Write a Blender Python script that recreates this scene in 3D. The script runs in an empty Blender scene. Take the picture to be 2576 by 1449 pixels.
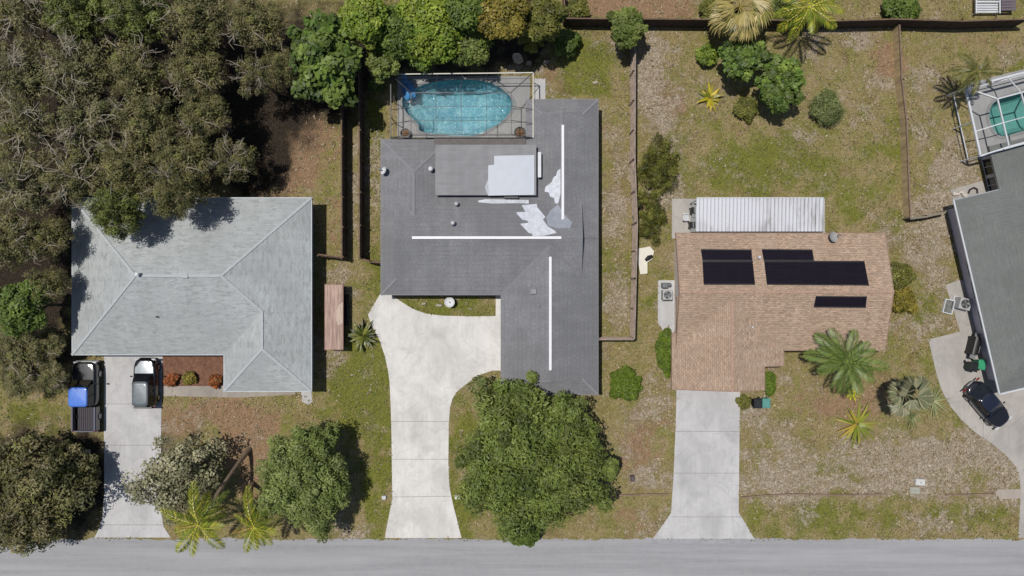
import bpy, bmesh, math, random
import numpy as np
from mathutils import Vector, Matrix, Euler, noise as mnoise
from mathutils.geometry import tessellate_polygon

# ------------------------------------------------------------------ set-up
scene = bpy.context.scene
COL = scene.collection
H = 58.0            # camera height above the lawn
PX = 30.0           # plan pixels per metre at ground level
EXPO = 1.5          # what a sunlit level surface returns per unit of albedo
R = math.radians

def P(X, Y, h=0.0):
    """a point traced on the plan, given its real height"""
    k = (H - h) / H / PX
    return Vector(((X - 1288) * k, (724.5 - Y) * k, h))

def lin(c):
    c = c / 255.0
    return c / 12.92 if c <= 0.04045 else ((c + 0.055) / 1.055) ** 2.4

def A(r, g, b, k=1.0):
    return (min(.9, lin(r) / EXPO * k), min(.9, lin(g) / EXPO * k), min(.9, lin(b) / EXPO * k), 1.0)

# ------------------------------------------------------------------ node materials
def mat(name):
    m = bpy.data.materials.new(name)
    m.use_nodes = True
    nt = m.node_tree
    return m, nt, nt.nodes['Principled BSDF']

class N:
    """small helper round a node tree"""
    def __init__(s, nt): s.nt = nt
    def new(s, t, **kw):
        n = s.nt.nodes.new(t)
        for k, v in kw.items():
            if k in n.inputs: n.inputs[k].default_value = v
            else: setattr(n, k, v)
        return n
    def link(s, a, b): s.nt.links.new(a, b)
    def coord(s, kind='Object'):
        return s.new('ShaderNodeTexCoord').outputs[kind]
    def mapping(s, src, scale=(1, 1, 1), loc=(0, 0, 0)):
        n = s.new('ShaderNodeMapping'); n.inputs['Scale'].default_value = scale; n.inputs['Location'].default_value = loc
        s.link(src, n.inputs['Vector']); return n.outputs[0]
    def noise(s, vec, scale, detail=6, rough=.6, dist=0):
        n = s.new('ShaderNodeTexNoise'); n.inputs['Scale'].default_value = scale
        n.inputs['Detail'].default_value = detail; n.inputs['Roughness'].default_value = rough
        n.inputs['Distortion'].default_value = dist
        if vec is not None: s.link(vec, n.inputs['Vector'])
        return n.outputs['Fac']
    def ramp(s, fac, a, b):
        n = s.new('ShaderNodeMapRange'); n.clamp = True
        n.interpolation_type = 'SMOOTHSTEP'
        n.inputs['From Min'].default_value = a; n.inputs['From Max'].default_value = b
        s.link(fac, n.inputs['Value']); return n.outputs[0]
    def math(s, op, a, b):
        n = s.new('ShaderNodeMath'); n.operation = op
        for i, v in ((0, a), (1, b)):
            if isinstance(v, (int, float)): n.inputs[i].default_value = v
            else: s.link(v, n.inputs[i])
        return n.outputs[0]
    def mix(s, fac, a, b, mode='MIX'):
        n = s.new('ShaderNodeMix'); n.data_type = 'RGBA'; n.blend_type = mode
        for sock, v in ((n.inputs[0], fac), (n.inputs[6], a), (n.inputs[7], b)):
            if isinstance(v, (int, float)): sock.default_value = v
            elif isinstance(v, tuple): sock.default_value = v
            else: s.link(v, sock)
        return n.outputs[2]
    def bump(s, fac, strength, dist, bsdf):
        n = s.new('ShaderNodeBump'); n.inputs['Strength'].default_value = strength
        n.inputs['Distance'].default_value = dist
        s.link(fac, n.inputs['Height']); s.link(n.outputs[0], bsdf.inputs['Normal'])

def plain(name, c, rough=.6, var=.25, scale=2.0, metal=0.0, bump=0.0, stretch=(1, 1, 1), coat=0.0, spec=.4):
    m, nt, b = mat(name); n = N(nt)
    co = n.mapping(n.coord(), stretch)
    f = n.noise(co, scale, 7, .65)
    f2 = n.noise(co, scale * 9, 4, .6)
    f = n.math('ADD', n.math('MULTIPLY', f, .7), n.math('MULTIPLY', f2, .3))
    f = n.ramp(f, .3, .7)
    lo = tuple(x * (1 - var) for x in c[:3]) + (1,); hi = tuple(min(.92, x * (1 + var)) for x in c[:3]) + (1,)
    n.link(n.mix(f, lo, hi), b.inputs['Base Color'])
    b.inputs['Roughness'].default_value = rough; b.inputs['Metallic'].default_value = metal
    b.inputs['Coat Weight'].default_value = coat; b.inputs['Specular IOR Level'].default_value = spec
    if bump: n.bump(f2, bump, .02, b)
    return m

def concrete(name, c, stain=.35, warm=None):
    m, nt, b = mat(name); n = N(nt); co = n.coord()
    big = n.ramp(n.noise(n.mapping(co, (1, .7, 1), (3, 1, 0)), .3, 6, .66, .6), .32, .62)
    str_ = n.ramp(n.noise(n.mapping(co, (2.2, .16, 1)), 1.6, 5, .6), .42, .75)
    fine = n.ramp(n.noise(co, 5, 7, .75), .3, .7)
    grit = n.noise(co, 40, 3, .7)
    dark = tuple(x * (1 - stain) for x in c[:3]) + (1,)
    base = n.mix(big, dark, c)
    base = n.mix(n.math('MULTIPLY', str_, .38), base, tuple(x * .72 for x in c[:3]) + (1,))
    base = n.mix(n.math('MULTIPLY', fine, .22), base, warm or tuple(x * .7 for x in c[:3]) + (1,))
    mot = n.ramp(n.noise(n.mapping(co, (1, 1, 1), (9, 2, 0)), .75, 7, .72, .9), .46, .68)
    base = n.mix(n.math('MULTIPLY', mot, stain * 1.3), base, tuple(x * .5 for x in c[:3]) + (1,))
    v = n.new('ShaderNodeTexVoronoi'); v.feature = 'DISTANCE_TO_EDGE'; v.inputs['Scale'].default_value = .32
    wv = n.new('ShaderNodeMixRGB'); wv.inputs[0].default_value = .12
    n.link(co, wv.inputs[1]); nn = n.new('ShaderNodeTexNoise'); nn.inputs['Scale'].default_value = 2.0
    n.link(co, nn.inputs['Vector']); n.link(nn.outputs['Color'], wv.inputs[2]); n.link(wv.outputs[0], v.inputs['Vector'])
    crack = n.math('SUBTRACT', 1.0, n.ramp(v.outputs['Distance'], .0, .006))
    crack = n.math('MULTIPLY', crack, n.ramp(n.noise(co, .5, 2), .5, .62))
    base = n.mix(n.math('MULTIPLY', crack, .55), base, tuple(x * .3 for x in c[:3]) + (1,))
    n.link(base, b.inputs['Base Color']); b.inputs['Roughness'].default_value = .85
    n.bump(grit, .25, .01, b)
    return m

def shingle(name, c, rows=.16, contrast=.3, streak=.25, cell=.34, tone=None, bumpy=.5, grain=.2, blot=.3, mort=.18, gsc=(1.6, 8, 1), mixc=.55):
    """courses run along the eaves: UVs are metres along / up each slope"""
    m, nt, b = mat(name); n = N(nt); uv = n.coord('UV'); co = n.coord()
    br = n.new('ShaderNodeTexBrick'); br.offset = .5
    n.link(uv, br.inputs['Vector'])
    br.inputs['Scale'].default_value = 1.0; br.inputs['Brick Width'].default_value = cell
    br.inputs['Row Height'].default_value = rows; br.inputs['Mortar Size'].default_value = .012
    br.inputs['Color1'].default_value = (0, 0, 0, 1); br.inputs['Color2'].default_value = (1, 1, 1, 1)
    br.inputs['Mortar'].default_value = (.5, .5, .5, 1)
    st = n.ramp(n.noise(n.mapping(uv, (.55, 3.2, 1)), 1.3, 6, .65, .6), .3, .72)
    run = n.ramp(n.noise(n.mapping(uv, (2.4, .18, 1)), .8, 4, .6), .35, .72)
    big = n.ramp(n.noise(co, .2, 5, .65, .5), .36, .66)
    lo = tuple(x * (1 - contrast) for x in c[:3]) + (1,); hi = tuple(min(.9, x * (1 + contrast)) for x in c[:3]) + (1,)
    base = n.mix(br.outputs['Color'], lo, hi)
    base = n.mix(mixc, base, c)
    fs = n.ramp(n.noise(n.mapping(uv, gsc), 1.2, 5, .7, .9), .47, .62)
    base = n.mix(n.math('MULTIPLY', fs, grain), base, tuple(x * .5 for x in c[:3]) + (1,))
    base = n.mix(n.math('MULTIPLY', st, streak), base, tuple(x * .52 for x in c[:3]) + (1,))
    base = n.mix(n.math('MULTIPLY', run, streak * .8), base, tone or hi)
    base = n.mix(n.math('MULTIPLY', big, blot), base, tuple(x * .66 for x in c[:3]) + (1,))
    base = n.mix(n.math('MULTIPLY', br.outputs['Fac'], mort), base, tuple(x * .45 for x in c[:3]) + (1,))
    n.link(base, b.inputs['Base Color']); b.inputs['Roughness'].default_value = .8
    b.inputs['Specular IOR Level'].default_value = .25
    n.bump(n.math('ADD', n.math('MULTIPLY', br.outputs['Fac'], -1.0), n.math('MULTIPLY', st, .6)), bumpy, .012, b)
    return m

def leafmat(name, trans=.22, rough=.55):
    m, nt, b = mat(name); n = N(nt)
    at = n.new('ShaderNodeAttribute'); at.attribute_name = 'tint'
    n.link(at.outputs['Color'], b.inputs['Base Color'])
    b.inputs['Roughness'].default_value = rough; b.inputs['Specular IOR Level'].default_value = .35
    tr = n.new('ShaderNodeBsdfTranslucent'); n.link(at.outputs['Color'], tr.inputs['Color'])
    mx = n.new('ShaderNodeMixShader'); mx.inputs[0].default_value = trans
    n.link(b.outputs[0], mx.inputs[1]); n.link(tr.outputs[0], mx.inputs[2])
    n.link(mx.outputs[0], nt.nodes['Material Output'].inputs['Surface'])
    return m

def glassmat(name, c=(.012, .014, .018, 1), rough=.05):
    m, nt, b = mat(name); n = N(nt)
    f = n.ramp(n.noise(n.coord(), 3, 4), .3, .8)
    n.link(n.mix(f, c, tuple(x * 1.6 for x in c[:3]) + (1,)), b.inputs['Base Color'])
    b.inputs['Roughness'].default_value = rough; b.inputs['Specular IOR Level'].default_value = .6
    return m

M = {}
M['leaf'] = leafmat('leaf')
M['frond'] = leafmat('frond', .18, .42)
M['bark'] = plain('bark', A(112, 98, 82), .9, .35, 3, bump=.5, stretch=(1, 1, .25))
M['pale_bark'] = plain('pale_bark', A(182, 172, 158), .9, .3, 3, bump=.4, stretch=(1, 1, .3))
M['palm_bark'] = plain('palm_bark', A(128, 112, 92), .9, .35, 4, bump=.6, stretch=(.6, .6, 3))
M['white_paint'] = plain('white_paint', A(222, 224, 226), .5, .08, 1.5)
M['cream_paint'] = plain('cream_paint', A(225, 220, 205), .5, .1, 1.5)
M['black_metal'] = plain('black_metal', (.014, .013, .014, 1), .45, .3, 3)
M['bronze'] = plain('bronze', (.035, .033, .033, 1), .5, .3, 3)
M['grey_metal'] = plain('grey_metal', A(150, 152, 152), .45, .15, 3, metal=.3)
M['glass'] = glassmat('glass')
M['dark_wood'] = plain('dark_wood', A(78, 62, 56), .85, .45, 2.2, bump=.5, stretch=(1, 1, .2))
M['mid_wood'] = plain('mid_wood', A(118, 96, 76), .85, .4, 2.2, bump=.5, stretch=(1, 1, .2))
M['weathered_wood'] = plain('weathered_wood', A(140, 118, 102), .85, .35, 2.2, bump=.5)
M['rubber'] = plain('rubber', (.015, .015, .016, 1), .8, .2, 5)
M['wheel_rim'] = plain('wheel_rim', (.35, .35, .36, 1), .3, .1, 4, metal=.8)

# ------------------------------------------------------------------ object helpers
def wm(o):
    m = o.matrix_basis.copy()
    if o.parent:
        m = wm(o.parent) @ o.matrix_parent_inverse @ m
    return m

def tag(o, label=None, cat=None, group=None, kind=None):
    if label: o['label'] = label
    if cat: o['category'] = cat
    if group: o['group'] = group
    if kind: o['kind'] = kind
    return o

def thing(name, label, cat, loc=(0, 0, 0), rz=0.0, group=None):
    o = bpy.data.objects.new(name, None); COL.objects.link(o)
    o.location = loc; o.rotation_euler = (0, 0, rz); o.empty_display_size = .3
    return tag(o, label, cat, group)

def auto_uv(me):
    """u along the horizontal of each face, v up its slope, in metres"""
    nl = len(me.loops)
    if not nl: return
    uv = me.uv_layers.new(name='UVMap')
    co = np.empty(len(me.vertices) * 3, np.float32); me.vertices.foreach_get('co', co); co = co.reshape(-1, 3)
    npoly = len(me.polygons)
    nr = np.empty(npoly * 3, np.float32); me.polygons.foreach_get('normal', nr); nr = nr.reshape(-1, 3)
    tot = np.empty(npoly, np.int32); me.polygons.foreach_get('loop_total', tot)
    vi = np.empty(nl, np.int32); me.loops.foreach_get('vertex_index', vi)
    hd = np.stack([-nr[:, 1], nr[:, 0], np.zeros(npoly)], 1)
    ln = np.linalg.norm(hd, axis=1)
    flat = ln < .02
    hd[flat] = (1, 0, 0); ln[flat] = 1
    hd /= ln[:, None]
    sd = np.cross(nr, hd)
    pi = np.repeat(np.arange(npoly), tot)
    p = co[vi]
    out = np.stack([(p * hd[pi]).sum(1), (p * sd[pi]).sum(1)], 1).astype(np.float32)
    uv.data.foreach_set('uv', out.ravel())

def link(name, me, m, parent=None, local=False, smooth=False):
    if parent is None and not local and len(me.vertices):
        co = np.empty(len(me.vertices) * 3, np.float32); me.vertices.foreach_get('co', co); co = co.reshape(-1, 3)
        c = (co.min(0) + co.max(0)) / 2; c[2] = co[:, 2].min()
        me.transform(Matrix.Translation([-float(x) for x in c]))
    else:
        c = None
    o = bpy.data.objects.new(name, me); COL.objects.link(o)
    if c is not None: o.location = [float(x) for x in c]
    if m: me.materials.append(m)
    if parent:
        o.parent = parent
        if not local: o.matrix_parent_inverse = wm(parent).inverted()
    if smooth:
        me.polygons.foreach_set('use_smooth', [True] * len(me.polygons))
    return o

class MB:
    def __init__(s): s.v = []; s.f = []
    def face(s, pts):
        i = len(s.v); s.v += [tuple(p) for p in pts]; s.f.append(list(range(i, i + len(pts)))); return s
    def raw(s, vs, fs):
        i = len(s.v); s.v += [tuple(p) for p in vs]; s.f += [[k + i for k in f] for f in fs]; return s
    def box(s, c, d, mtx=None, bev=0.0):
        x, y, z = d[0] / 2, d[1] / 2, d[2] / 2
        if bev <= 0:
            vs = [Vector((sx * x, sy * y, sz * z)) for sz in (-1, 1) for sx, sy in ((-1, -1), (1, -1), (1, 1), (-1, 1))]
            fs = [(3, 2, 1, 0), (4, 5, 6, 7), (0, 1, 5, 4), (1, 2, 6, 5), (2, 3, 7, 6), (3, 0, 4, 7)]
        else:
            b = min(bev, x * .9, y * .9, z * .9); rings = []
            for zz, q in ((-z, b), (-z + b, 0), (z - b, 0), (z, b)):
                xx, yy = x - q, y - q; e = b * .6
                rings.append([Vector(t + (zz,)) for t in ((-xx + e, -yy), (xx - e, -yy), (xx, -yy + e), (xx, yy - e), (xx - e, yy), (-xx + e, yy), (-xx, yy - e), (-xx, -yy + e))])
            vs = [p for r_ in rings for p in r_]; fs = []
            for k in range(3):
                for j in range(8):
                    a, bb = k * 8 + j, k * 8 + (j + 1) % 8
                    fs.append((a, bb, bb + 8, a + 8))
            fs.append(tuple(range(7, -1, -1))); fs.append(tuple(range(24, 32)))
        if mtx is not None: vs = [mtx @ p for p in vs]
        vs = [p + Vector(c) for p in vs]
        return s.raw(vs, fs)
    def bar(s, a, b, w, h=None, up=(0, 0, 1)):
        """a square bar from a to b"""
        a, b = Vector(a), Vector(b); d = b - a; L = d.length
        if L < 1e-6: return s
        d.normalize(); h = h or w
        u = Vector(up)
        if abs(u.dot(d)) > .98: u = Vector((1, 0, 0))
        r_ = d.cross(u).normalized(); u = r_.cross(d)
        m = Matrix((r_, d, u)).transposed()
        return s.box((a + b) / 2, (w, L, h), m)
    def prism(s, poly, z0, z1):
        """vertical-sided solid over a plan polygon"""
        pts = [Vector((p[0], p[1])) for p in poly]
        area = sum(a.x * b.y - b.x * a.y for a, b in zip(pts, pts[1:] + pts[:1]))
        if area < 0: pts.reverse()
        n = len(pts)
        vs = [(p.x, p.y, z0) for p in pts] + [(p.x, p.y, z1) for p in pts]
        fs = [(i, (i + 1) % n, n + (i + 1) % n, n + i) for i in range(n)]
        tri = tessellate_polygon([[Vector((p.x, p.y, 0)) for p in pts]])
        for t in tri:
            a, b, c = [pts[i] for i in t]
            t = t if (b - a).cross(c - a) > 0 else t[::-1]
            fs.append(tuple(n + i for i in t)); fs.append(tuple(t[::-1]))
        return s.raw(vs, fs)
    def tube(s, pts, rad, n=6, cap=True):
        pts = [Vector(p) for p in pts]
        rad = rad if isinstance(rad, (list, tuple)) else [rad] * len(pts)
        base = len(s.v); up = Vector((.31, .17, .93)); prev = None
        for i, p in enumerate(pts):
            d = (pts[min(i + 1, len(pts) - 1)] - pts[max(i - 1, 0)]).normalized()
            if prev is None:
                r_ = d.cross(up)
                if r_.length < 1e-3: r_ = d.cross(Vector((1, 0, 0)))
            else: r_ = prev - d * prev.dot(d)
            r_.normalize(); prev = r_; q = d.cross(r_)
            for k in range(n):
                t = 2 * math.pi * k / n
                s.v.append(tuple(p + (r_ * math.cos(t) + q * math.sin(t)) * rad[i]))
        for i in range(len(pts) - 1):
            for k in range(n):
                a, b = base + i * n + k, base + i * n + (k + 1) % n
                s.f.append([a, b, b + n, a + n])
        if cap:
            s.f.append([base + k for k in range(n)][::-1]); e = base + (len(pts) - 1) * n
            s.f.append([e + k for k in range(n)])
        return s
    def lathe(s, prof, c, n=20):
        """rings (radius, z) round a vertical axis"""
        base = len(s.v)
        for r_, z in prof:
            for k in range(n):
                t = 2 * math.pi * k / n
                s.v.append((c[0] + r_ * math.cos(t), c[1] + r_ * math.sin(t), c[2] + z))
        for i in range(len(prof) - 1):
            for k in range(n):
                a, b = base + i * n + k, base + i * n + (k + 1) % n
                s.f.append([a, b, b + n, a + n])
        s.f.append([base + k for k in range(n)][::-1]); e = base + (len(prof) - 1) * n
        s.f.append([e + k for k in range(n)])
        return s
    def mesh(s, name='mesh'):
        me = bpy.data.meshes.new(name); me.from_pydata(s.v, [], s.f); me.update(); auto_uv(me); return me
    def build(s, name, m, parent=None, local=False, smooth=False):
        return link(name, s.mesh(name), m, parent, local, smooth)

def copy_tree(o, parent=None):
    c = o.copy(); COL.objects.link(c)
    if parent:
        c.parent = parent; c.matrix_parent_inverse = o.matrix_parent_inverse.copy()
    for ch in list(o.children): copy_tree(ch, c)
    return c

# ------------------------------------------------------------------ camera, sky, sun
cam = bpy.data.objects.new('camera', bpy.data.cameras.new('camera')); COL.objects.link(cam)
cam.location = (0, 0, H); cam.rotation_euler = (0, 0, 0)
cam.data.sensor_fit = 'HORIZONTAL'; cam.data.sensor_width = 36
cam.data.lens = 36 * H / (2576 / PX); cam.data.clip_start = .5; cam.data.clip_end = 2000
scene.camera = cam

SD = Vector((-17.4, 10.0, 67.5)).normalized()       # towards the sun
w = bpy.data.worlds.new('World'); scene.world = w; w.use_nodes = True
sky = w.node_tree.nodes.new('ShaderNodeTexSky'); sky.sky_type = 'NISHITA'; sky.sun_disc = False
sky.sun_elevation = math.asin(SD.z); sky.sun_rotation = math.atan2(SD.x, SD.y) % (2 * math.pi)
bg = w.node_tree.nodes['Background']; bg.inputs['Strength'].default_value = .075
w.node_tree.links.new(sky.outputs[0], bg.inputs['Color'])
sl = bpy.data.lights.new('sun', 'SUN'); sl.energy = 4.05; sl.angle = R(.5); sl.color = (1, .965, .92)
so = bpy.data.objects.new('sun', sl); COL.objects.link(so)
so.rotation_mode = 'QUATERNION'; so.rotation_quaternion = (-SD).to_track_quat('-Z', 'Y'); so.location = SD * 60
scene.view_settings.view_transform = 'Standard'; scene.view_settings.look = 'None'
scene.view_settings.exposure = 0.0; scene.view_settings.gamma = 1.0
scene.render.engine = 'CYCLES'
scene.cycles.max_bounces = 6; scene.cycles.transparent_max_bounces = 8

# ------------------------------------------------------------------ ground cover map
EVE = 2.25
def poly_in(px, py, poly):
    ins = np.zeros(px.shape, bool); n = len(poly)
    for i in range(n):
        x0, y0 = poly[i][0], poly[i][1]; x1, y1 = poly[(i + 1) % n][0], poly[(i + 1) % n][1]
        c = ((y0 > py) != (y1 > py)) & (px < (x1 - x0) * (py - y0) / ((y1 - y0) or 1e-9) + x0)
        ins ^= c
    return ins

# patches: X, Y, rx, ry, amount (plan pixels)
GREEN = [(1960, 430, 260, 110, .45), (2200, 400, 80, 160, .2), (2250, 1300, 330, 45, .35), (880, 1100, 90, 260, .35), (1430, 170, 110, 90, .4), (2290, 700, 70, 200, .25), (1960, 400, 150, 70, .6), (1850, 440, 60, 60, .6), (1490, 210, 55, 40, 1.1), (1480, 130, 60, 50, .8), (900, 960, 60, 110, .75), (890, 1060, 60, 60, .7),
         (955, 1180, 24, 200, 1.2), (940, 930, 40, 60, .8), (1155, 1130, 24, 190, 1.2), (1160, 1310, 40, 50, 1.0), (2060, 1295, 90, 45, .8), (1920, 1310, 60, 40, .6),
         (2270, 340, 40, 80, .65), (2165, 545, 45, 40, .8), (935, 700, 35, 60, .9), (1545, 665, 40, 40, .9), (1660, 740, 45, 70, .6), (945, 290, 22, 90, .8),
         (945, 480, 22, 160, .7), (2330, 780, 38, 30, 1.1), (2100, 1160, 60, 40, .4), (2290, 910, 60, 80, .45), (2430, 1040, 60, 60, .45), (1130, 775, 140, 40, 1.2),
         (70, 1045, 90, 45, .9), (2560, 170, 40, 30, .7), (1870, 230, 90, 80, .25), (2440, 1300, 120, 40, .55), (900, 560, 18, 120, .1), (1680, 480, 60, 90, .5), (1700, 330, 50, 60, .4), (1120, 60, 300, 110, .4), (1400, 170, 60, 30, .2)]
STRAW = [(1650, 130, 45, 60, 1.1), (1650, 260, 55, 80, .85), (1690, 340, 45, 40, .6), (1665, 490, 40, 40, .9), (1555, 480, 30, 150, .8), (1560, 760, 40, 90, .8), (1950, 1180, 95, 75, 1.1),
         (2250, 1150, 130, 60, 1.1), (2440, 1130, 90, 50, 1.1), (2520, 1200, 40, 60, 1.0), (2080, 1230, 200, 25, .7), (2350, 620, 60, 130, .8), (2380, 490, 40, 90, .7), (2330, 820, 70, 30, .9),
         (2300, 1220, 150, 30, .8), (1640, 1010, 50, 60, .8), (1620, 1200, 50, 40, .9), (1650, 1320, 30, 30, .7), (850, 690, 30, 40, .9), (840, 900, 24, 50, .6), (2150, 90, 90, 25, .9), (2100, 210, 60, 50, .5),
         (2210, 250, 40, 70, .4), (2330, 200, 50, 90, .5), (2420, 420, 60, 50, .5), (1480, 200, 40, 14, .7), (1420, 230, 30, 20, .5), (880, 1340, 50, 25, .7), (1700, 720, 30, 60, .5), (890, 470, 12, 180, .9),
         (940, 400, 18, 100, .5), (2340, 1320, 80, 25, .5), (1900, 1040, 30, 40, .7), (1960, 960, 30, 50, .6), (2230, 590, 30, 40, .8), (2080, 330, 200, 20, .2), (1300, 165, 80, 16, .7), (860, 620, 20, 30, .4)]
DIRT = [(560, 1040, 140, 40, .9), (630, 1110, 60, 60, 1.2), (760, 390, 80, 90, .9), (700, 440, 50, 50, .8), (800, 330, 60, 40, .7), (845, 560, 20, 90, .6), (2080, 1020, 90, 60, .7), (2200, 1000, 60, 60, .5), (1600, 1130, 50, 70, 1.0),
        (1520, 20, 90, 30, 1.4), (1680, 20, 80, 30, 1.3), (2230, 150, 35, 50, 1.3), (1650, 220, 60, 60, .7), (2470, 90, 90, 30, .5), (1380, 190, 50, 30, .8), (1500, 300, 40, 40, .4), (2150, 50, 60, 30, .5), (1700, 270, 30, 40, .7),
        (1840, 330, 60, 30, .5), (1660, 1060, 40, 30, .5), (1590, 1310, 60, 30, .7), (450, 1070, 60, 40, .5), (625, 1200, 40, 60, .9), (1540, 620, 30, 30, .2), (1210, 1330, 90, 20, .3), (2120, 740, 500, 500, .12)]
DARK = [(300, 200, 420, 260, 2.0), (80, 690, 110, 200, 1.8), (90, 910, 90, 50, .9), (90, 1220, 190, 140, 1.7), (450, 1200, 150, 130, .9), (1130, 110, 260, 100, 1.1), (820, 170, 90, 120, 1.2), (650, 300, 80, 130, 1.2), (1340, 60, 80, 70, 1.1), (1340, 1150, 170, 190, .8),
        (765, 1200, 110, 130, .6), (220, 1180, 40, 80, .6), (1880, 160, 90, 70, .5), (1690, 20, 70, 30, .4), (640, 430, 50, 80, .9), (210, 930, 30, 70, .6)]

def field(lst, X, Y):
    out = np.zeros(X.shape)
    for x, y, rx, ry, a in lst:
        out += a * np.exp(-(((X - x) / rx) ** 2 + ((Y - y) / ry) ** 2) * .9)
    return out

_nz = {}
def warp(X, Y, seed, sc):
    """cheap smooth value noise on the plan"""
    rg = np.random.default_rng(seed); g = rg.random((64, 64))
    u = (X / sc) % 63; v = (Y / sc) % 63
    i = np.floor(u).astype(int); j = np.floor(v).astype(int); fu = u - i; fv = v - j
    fu = fu * fu * (3 - 2 * fu); fv = fv * fv * (3 - 2 * fv)
    i1 = (i + 1) % 64; j1 = (j + 1) % 64
    return (g[i, j] * (1 - fu) + g[i1, j] * fu) * (1 - fv) + (g[i, j1] * (1 - fu) + g[i1, j1] * fu) * fv - .5

def cover(x, y):
    """ground cover (green, straw, dirt, leaf litter with painted shade) at world points"""
    X = x * PX + 1288; Y = 724.5 - y * PX
    Xw = X + warp(X, Y, 1, 30) * 50 + warp(X, Y, 2, 11) * 24; Yw = Y + warp(X, Y, 3, 30) * 50 + warp(X, Y, 4, 11) * 24
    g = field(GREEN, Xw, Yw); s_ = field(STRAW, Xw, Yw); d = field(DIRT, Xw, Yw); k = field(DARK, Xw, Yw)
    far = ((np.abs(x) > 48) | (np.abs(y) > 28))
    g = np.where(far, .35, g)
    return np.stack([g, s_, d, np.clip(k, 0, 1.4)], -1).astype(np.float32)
# ------------------------------------------------------------------ setting: ground, street, drives
def gp(lst, h=0.0): return [P(x, y, h) for x, y in lst]

POOL_MAIN = gp([(1030, 232), (1012, 252), (1022, 282), (1052, 312), (1058, 330), (1100, 338), (1150, 342), (1195, 341), (1226, 327), (1262, 306), (1286, 276), (1287, 250), (1262, 224), (1226, 207), (1180, 201), (1120, 203), (1070, 212)])
DECK_MAIN = gp([(1000, 192), (1333, 192), (1333, 348), (1000, 348)])

def smooth_loop(pts, n=4):
    out = []; m = len(pts)
    for i in range(m):
        p0, p1, p2, p3 = [pts[(i + k - 1) % m] for k in range(4)]
        for k in range(n):
            t = k / n
            out.append(.5 * ((2 * p1) + (-p0 + p2) * t + (2 * p0 - 5 * p1 + 4 * p2 - p3) * t * t + (-p0 + 3 * p1 - 3 * p2 + p3) * t ** 3))
    return out
POOL_MAIN = smooth_loop(POOL_MAIN)

# house on the right edge stands turned: its own axes
H4a, H4b = P(2400, 503, EVE), P(2515, 990, EVE)
U4 = (H4b - H4a); L4 = U4.length; U4.normalize(); V4 = Vector((-U4.y, U4.x, 0))
if V4.x < 0: V4 = -V4
def h4(u, v, z=0.0): return Vector((H4a.x + U4.x * u + V4.x * v, H4a.y + U4.y * u + V4.y * v, z))
def offs(p, d):
    c = sum(p, Vector()) / len(p); return [q + (q - c).normalized() * d for q in p]
DECK_RIGHT = gp([(2426, 212), (2630, 160), (2690, 330), (2462, 402)])
POOL_RIGHT = smooth_loop(gp([(2500, 258), (2560, 236), (2620, 222), (2660, 260), (2640, 310), (2570, 330), (2515, 342), (2488, 300)]))

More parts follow.
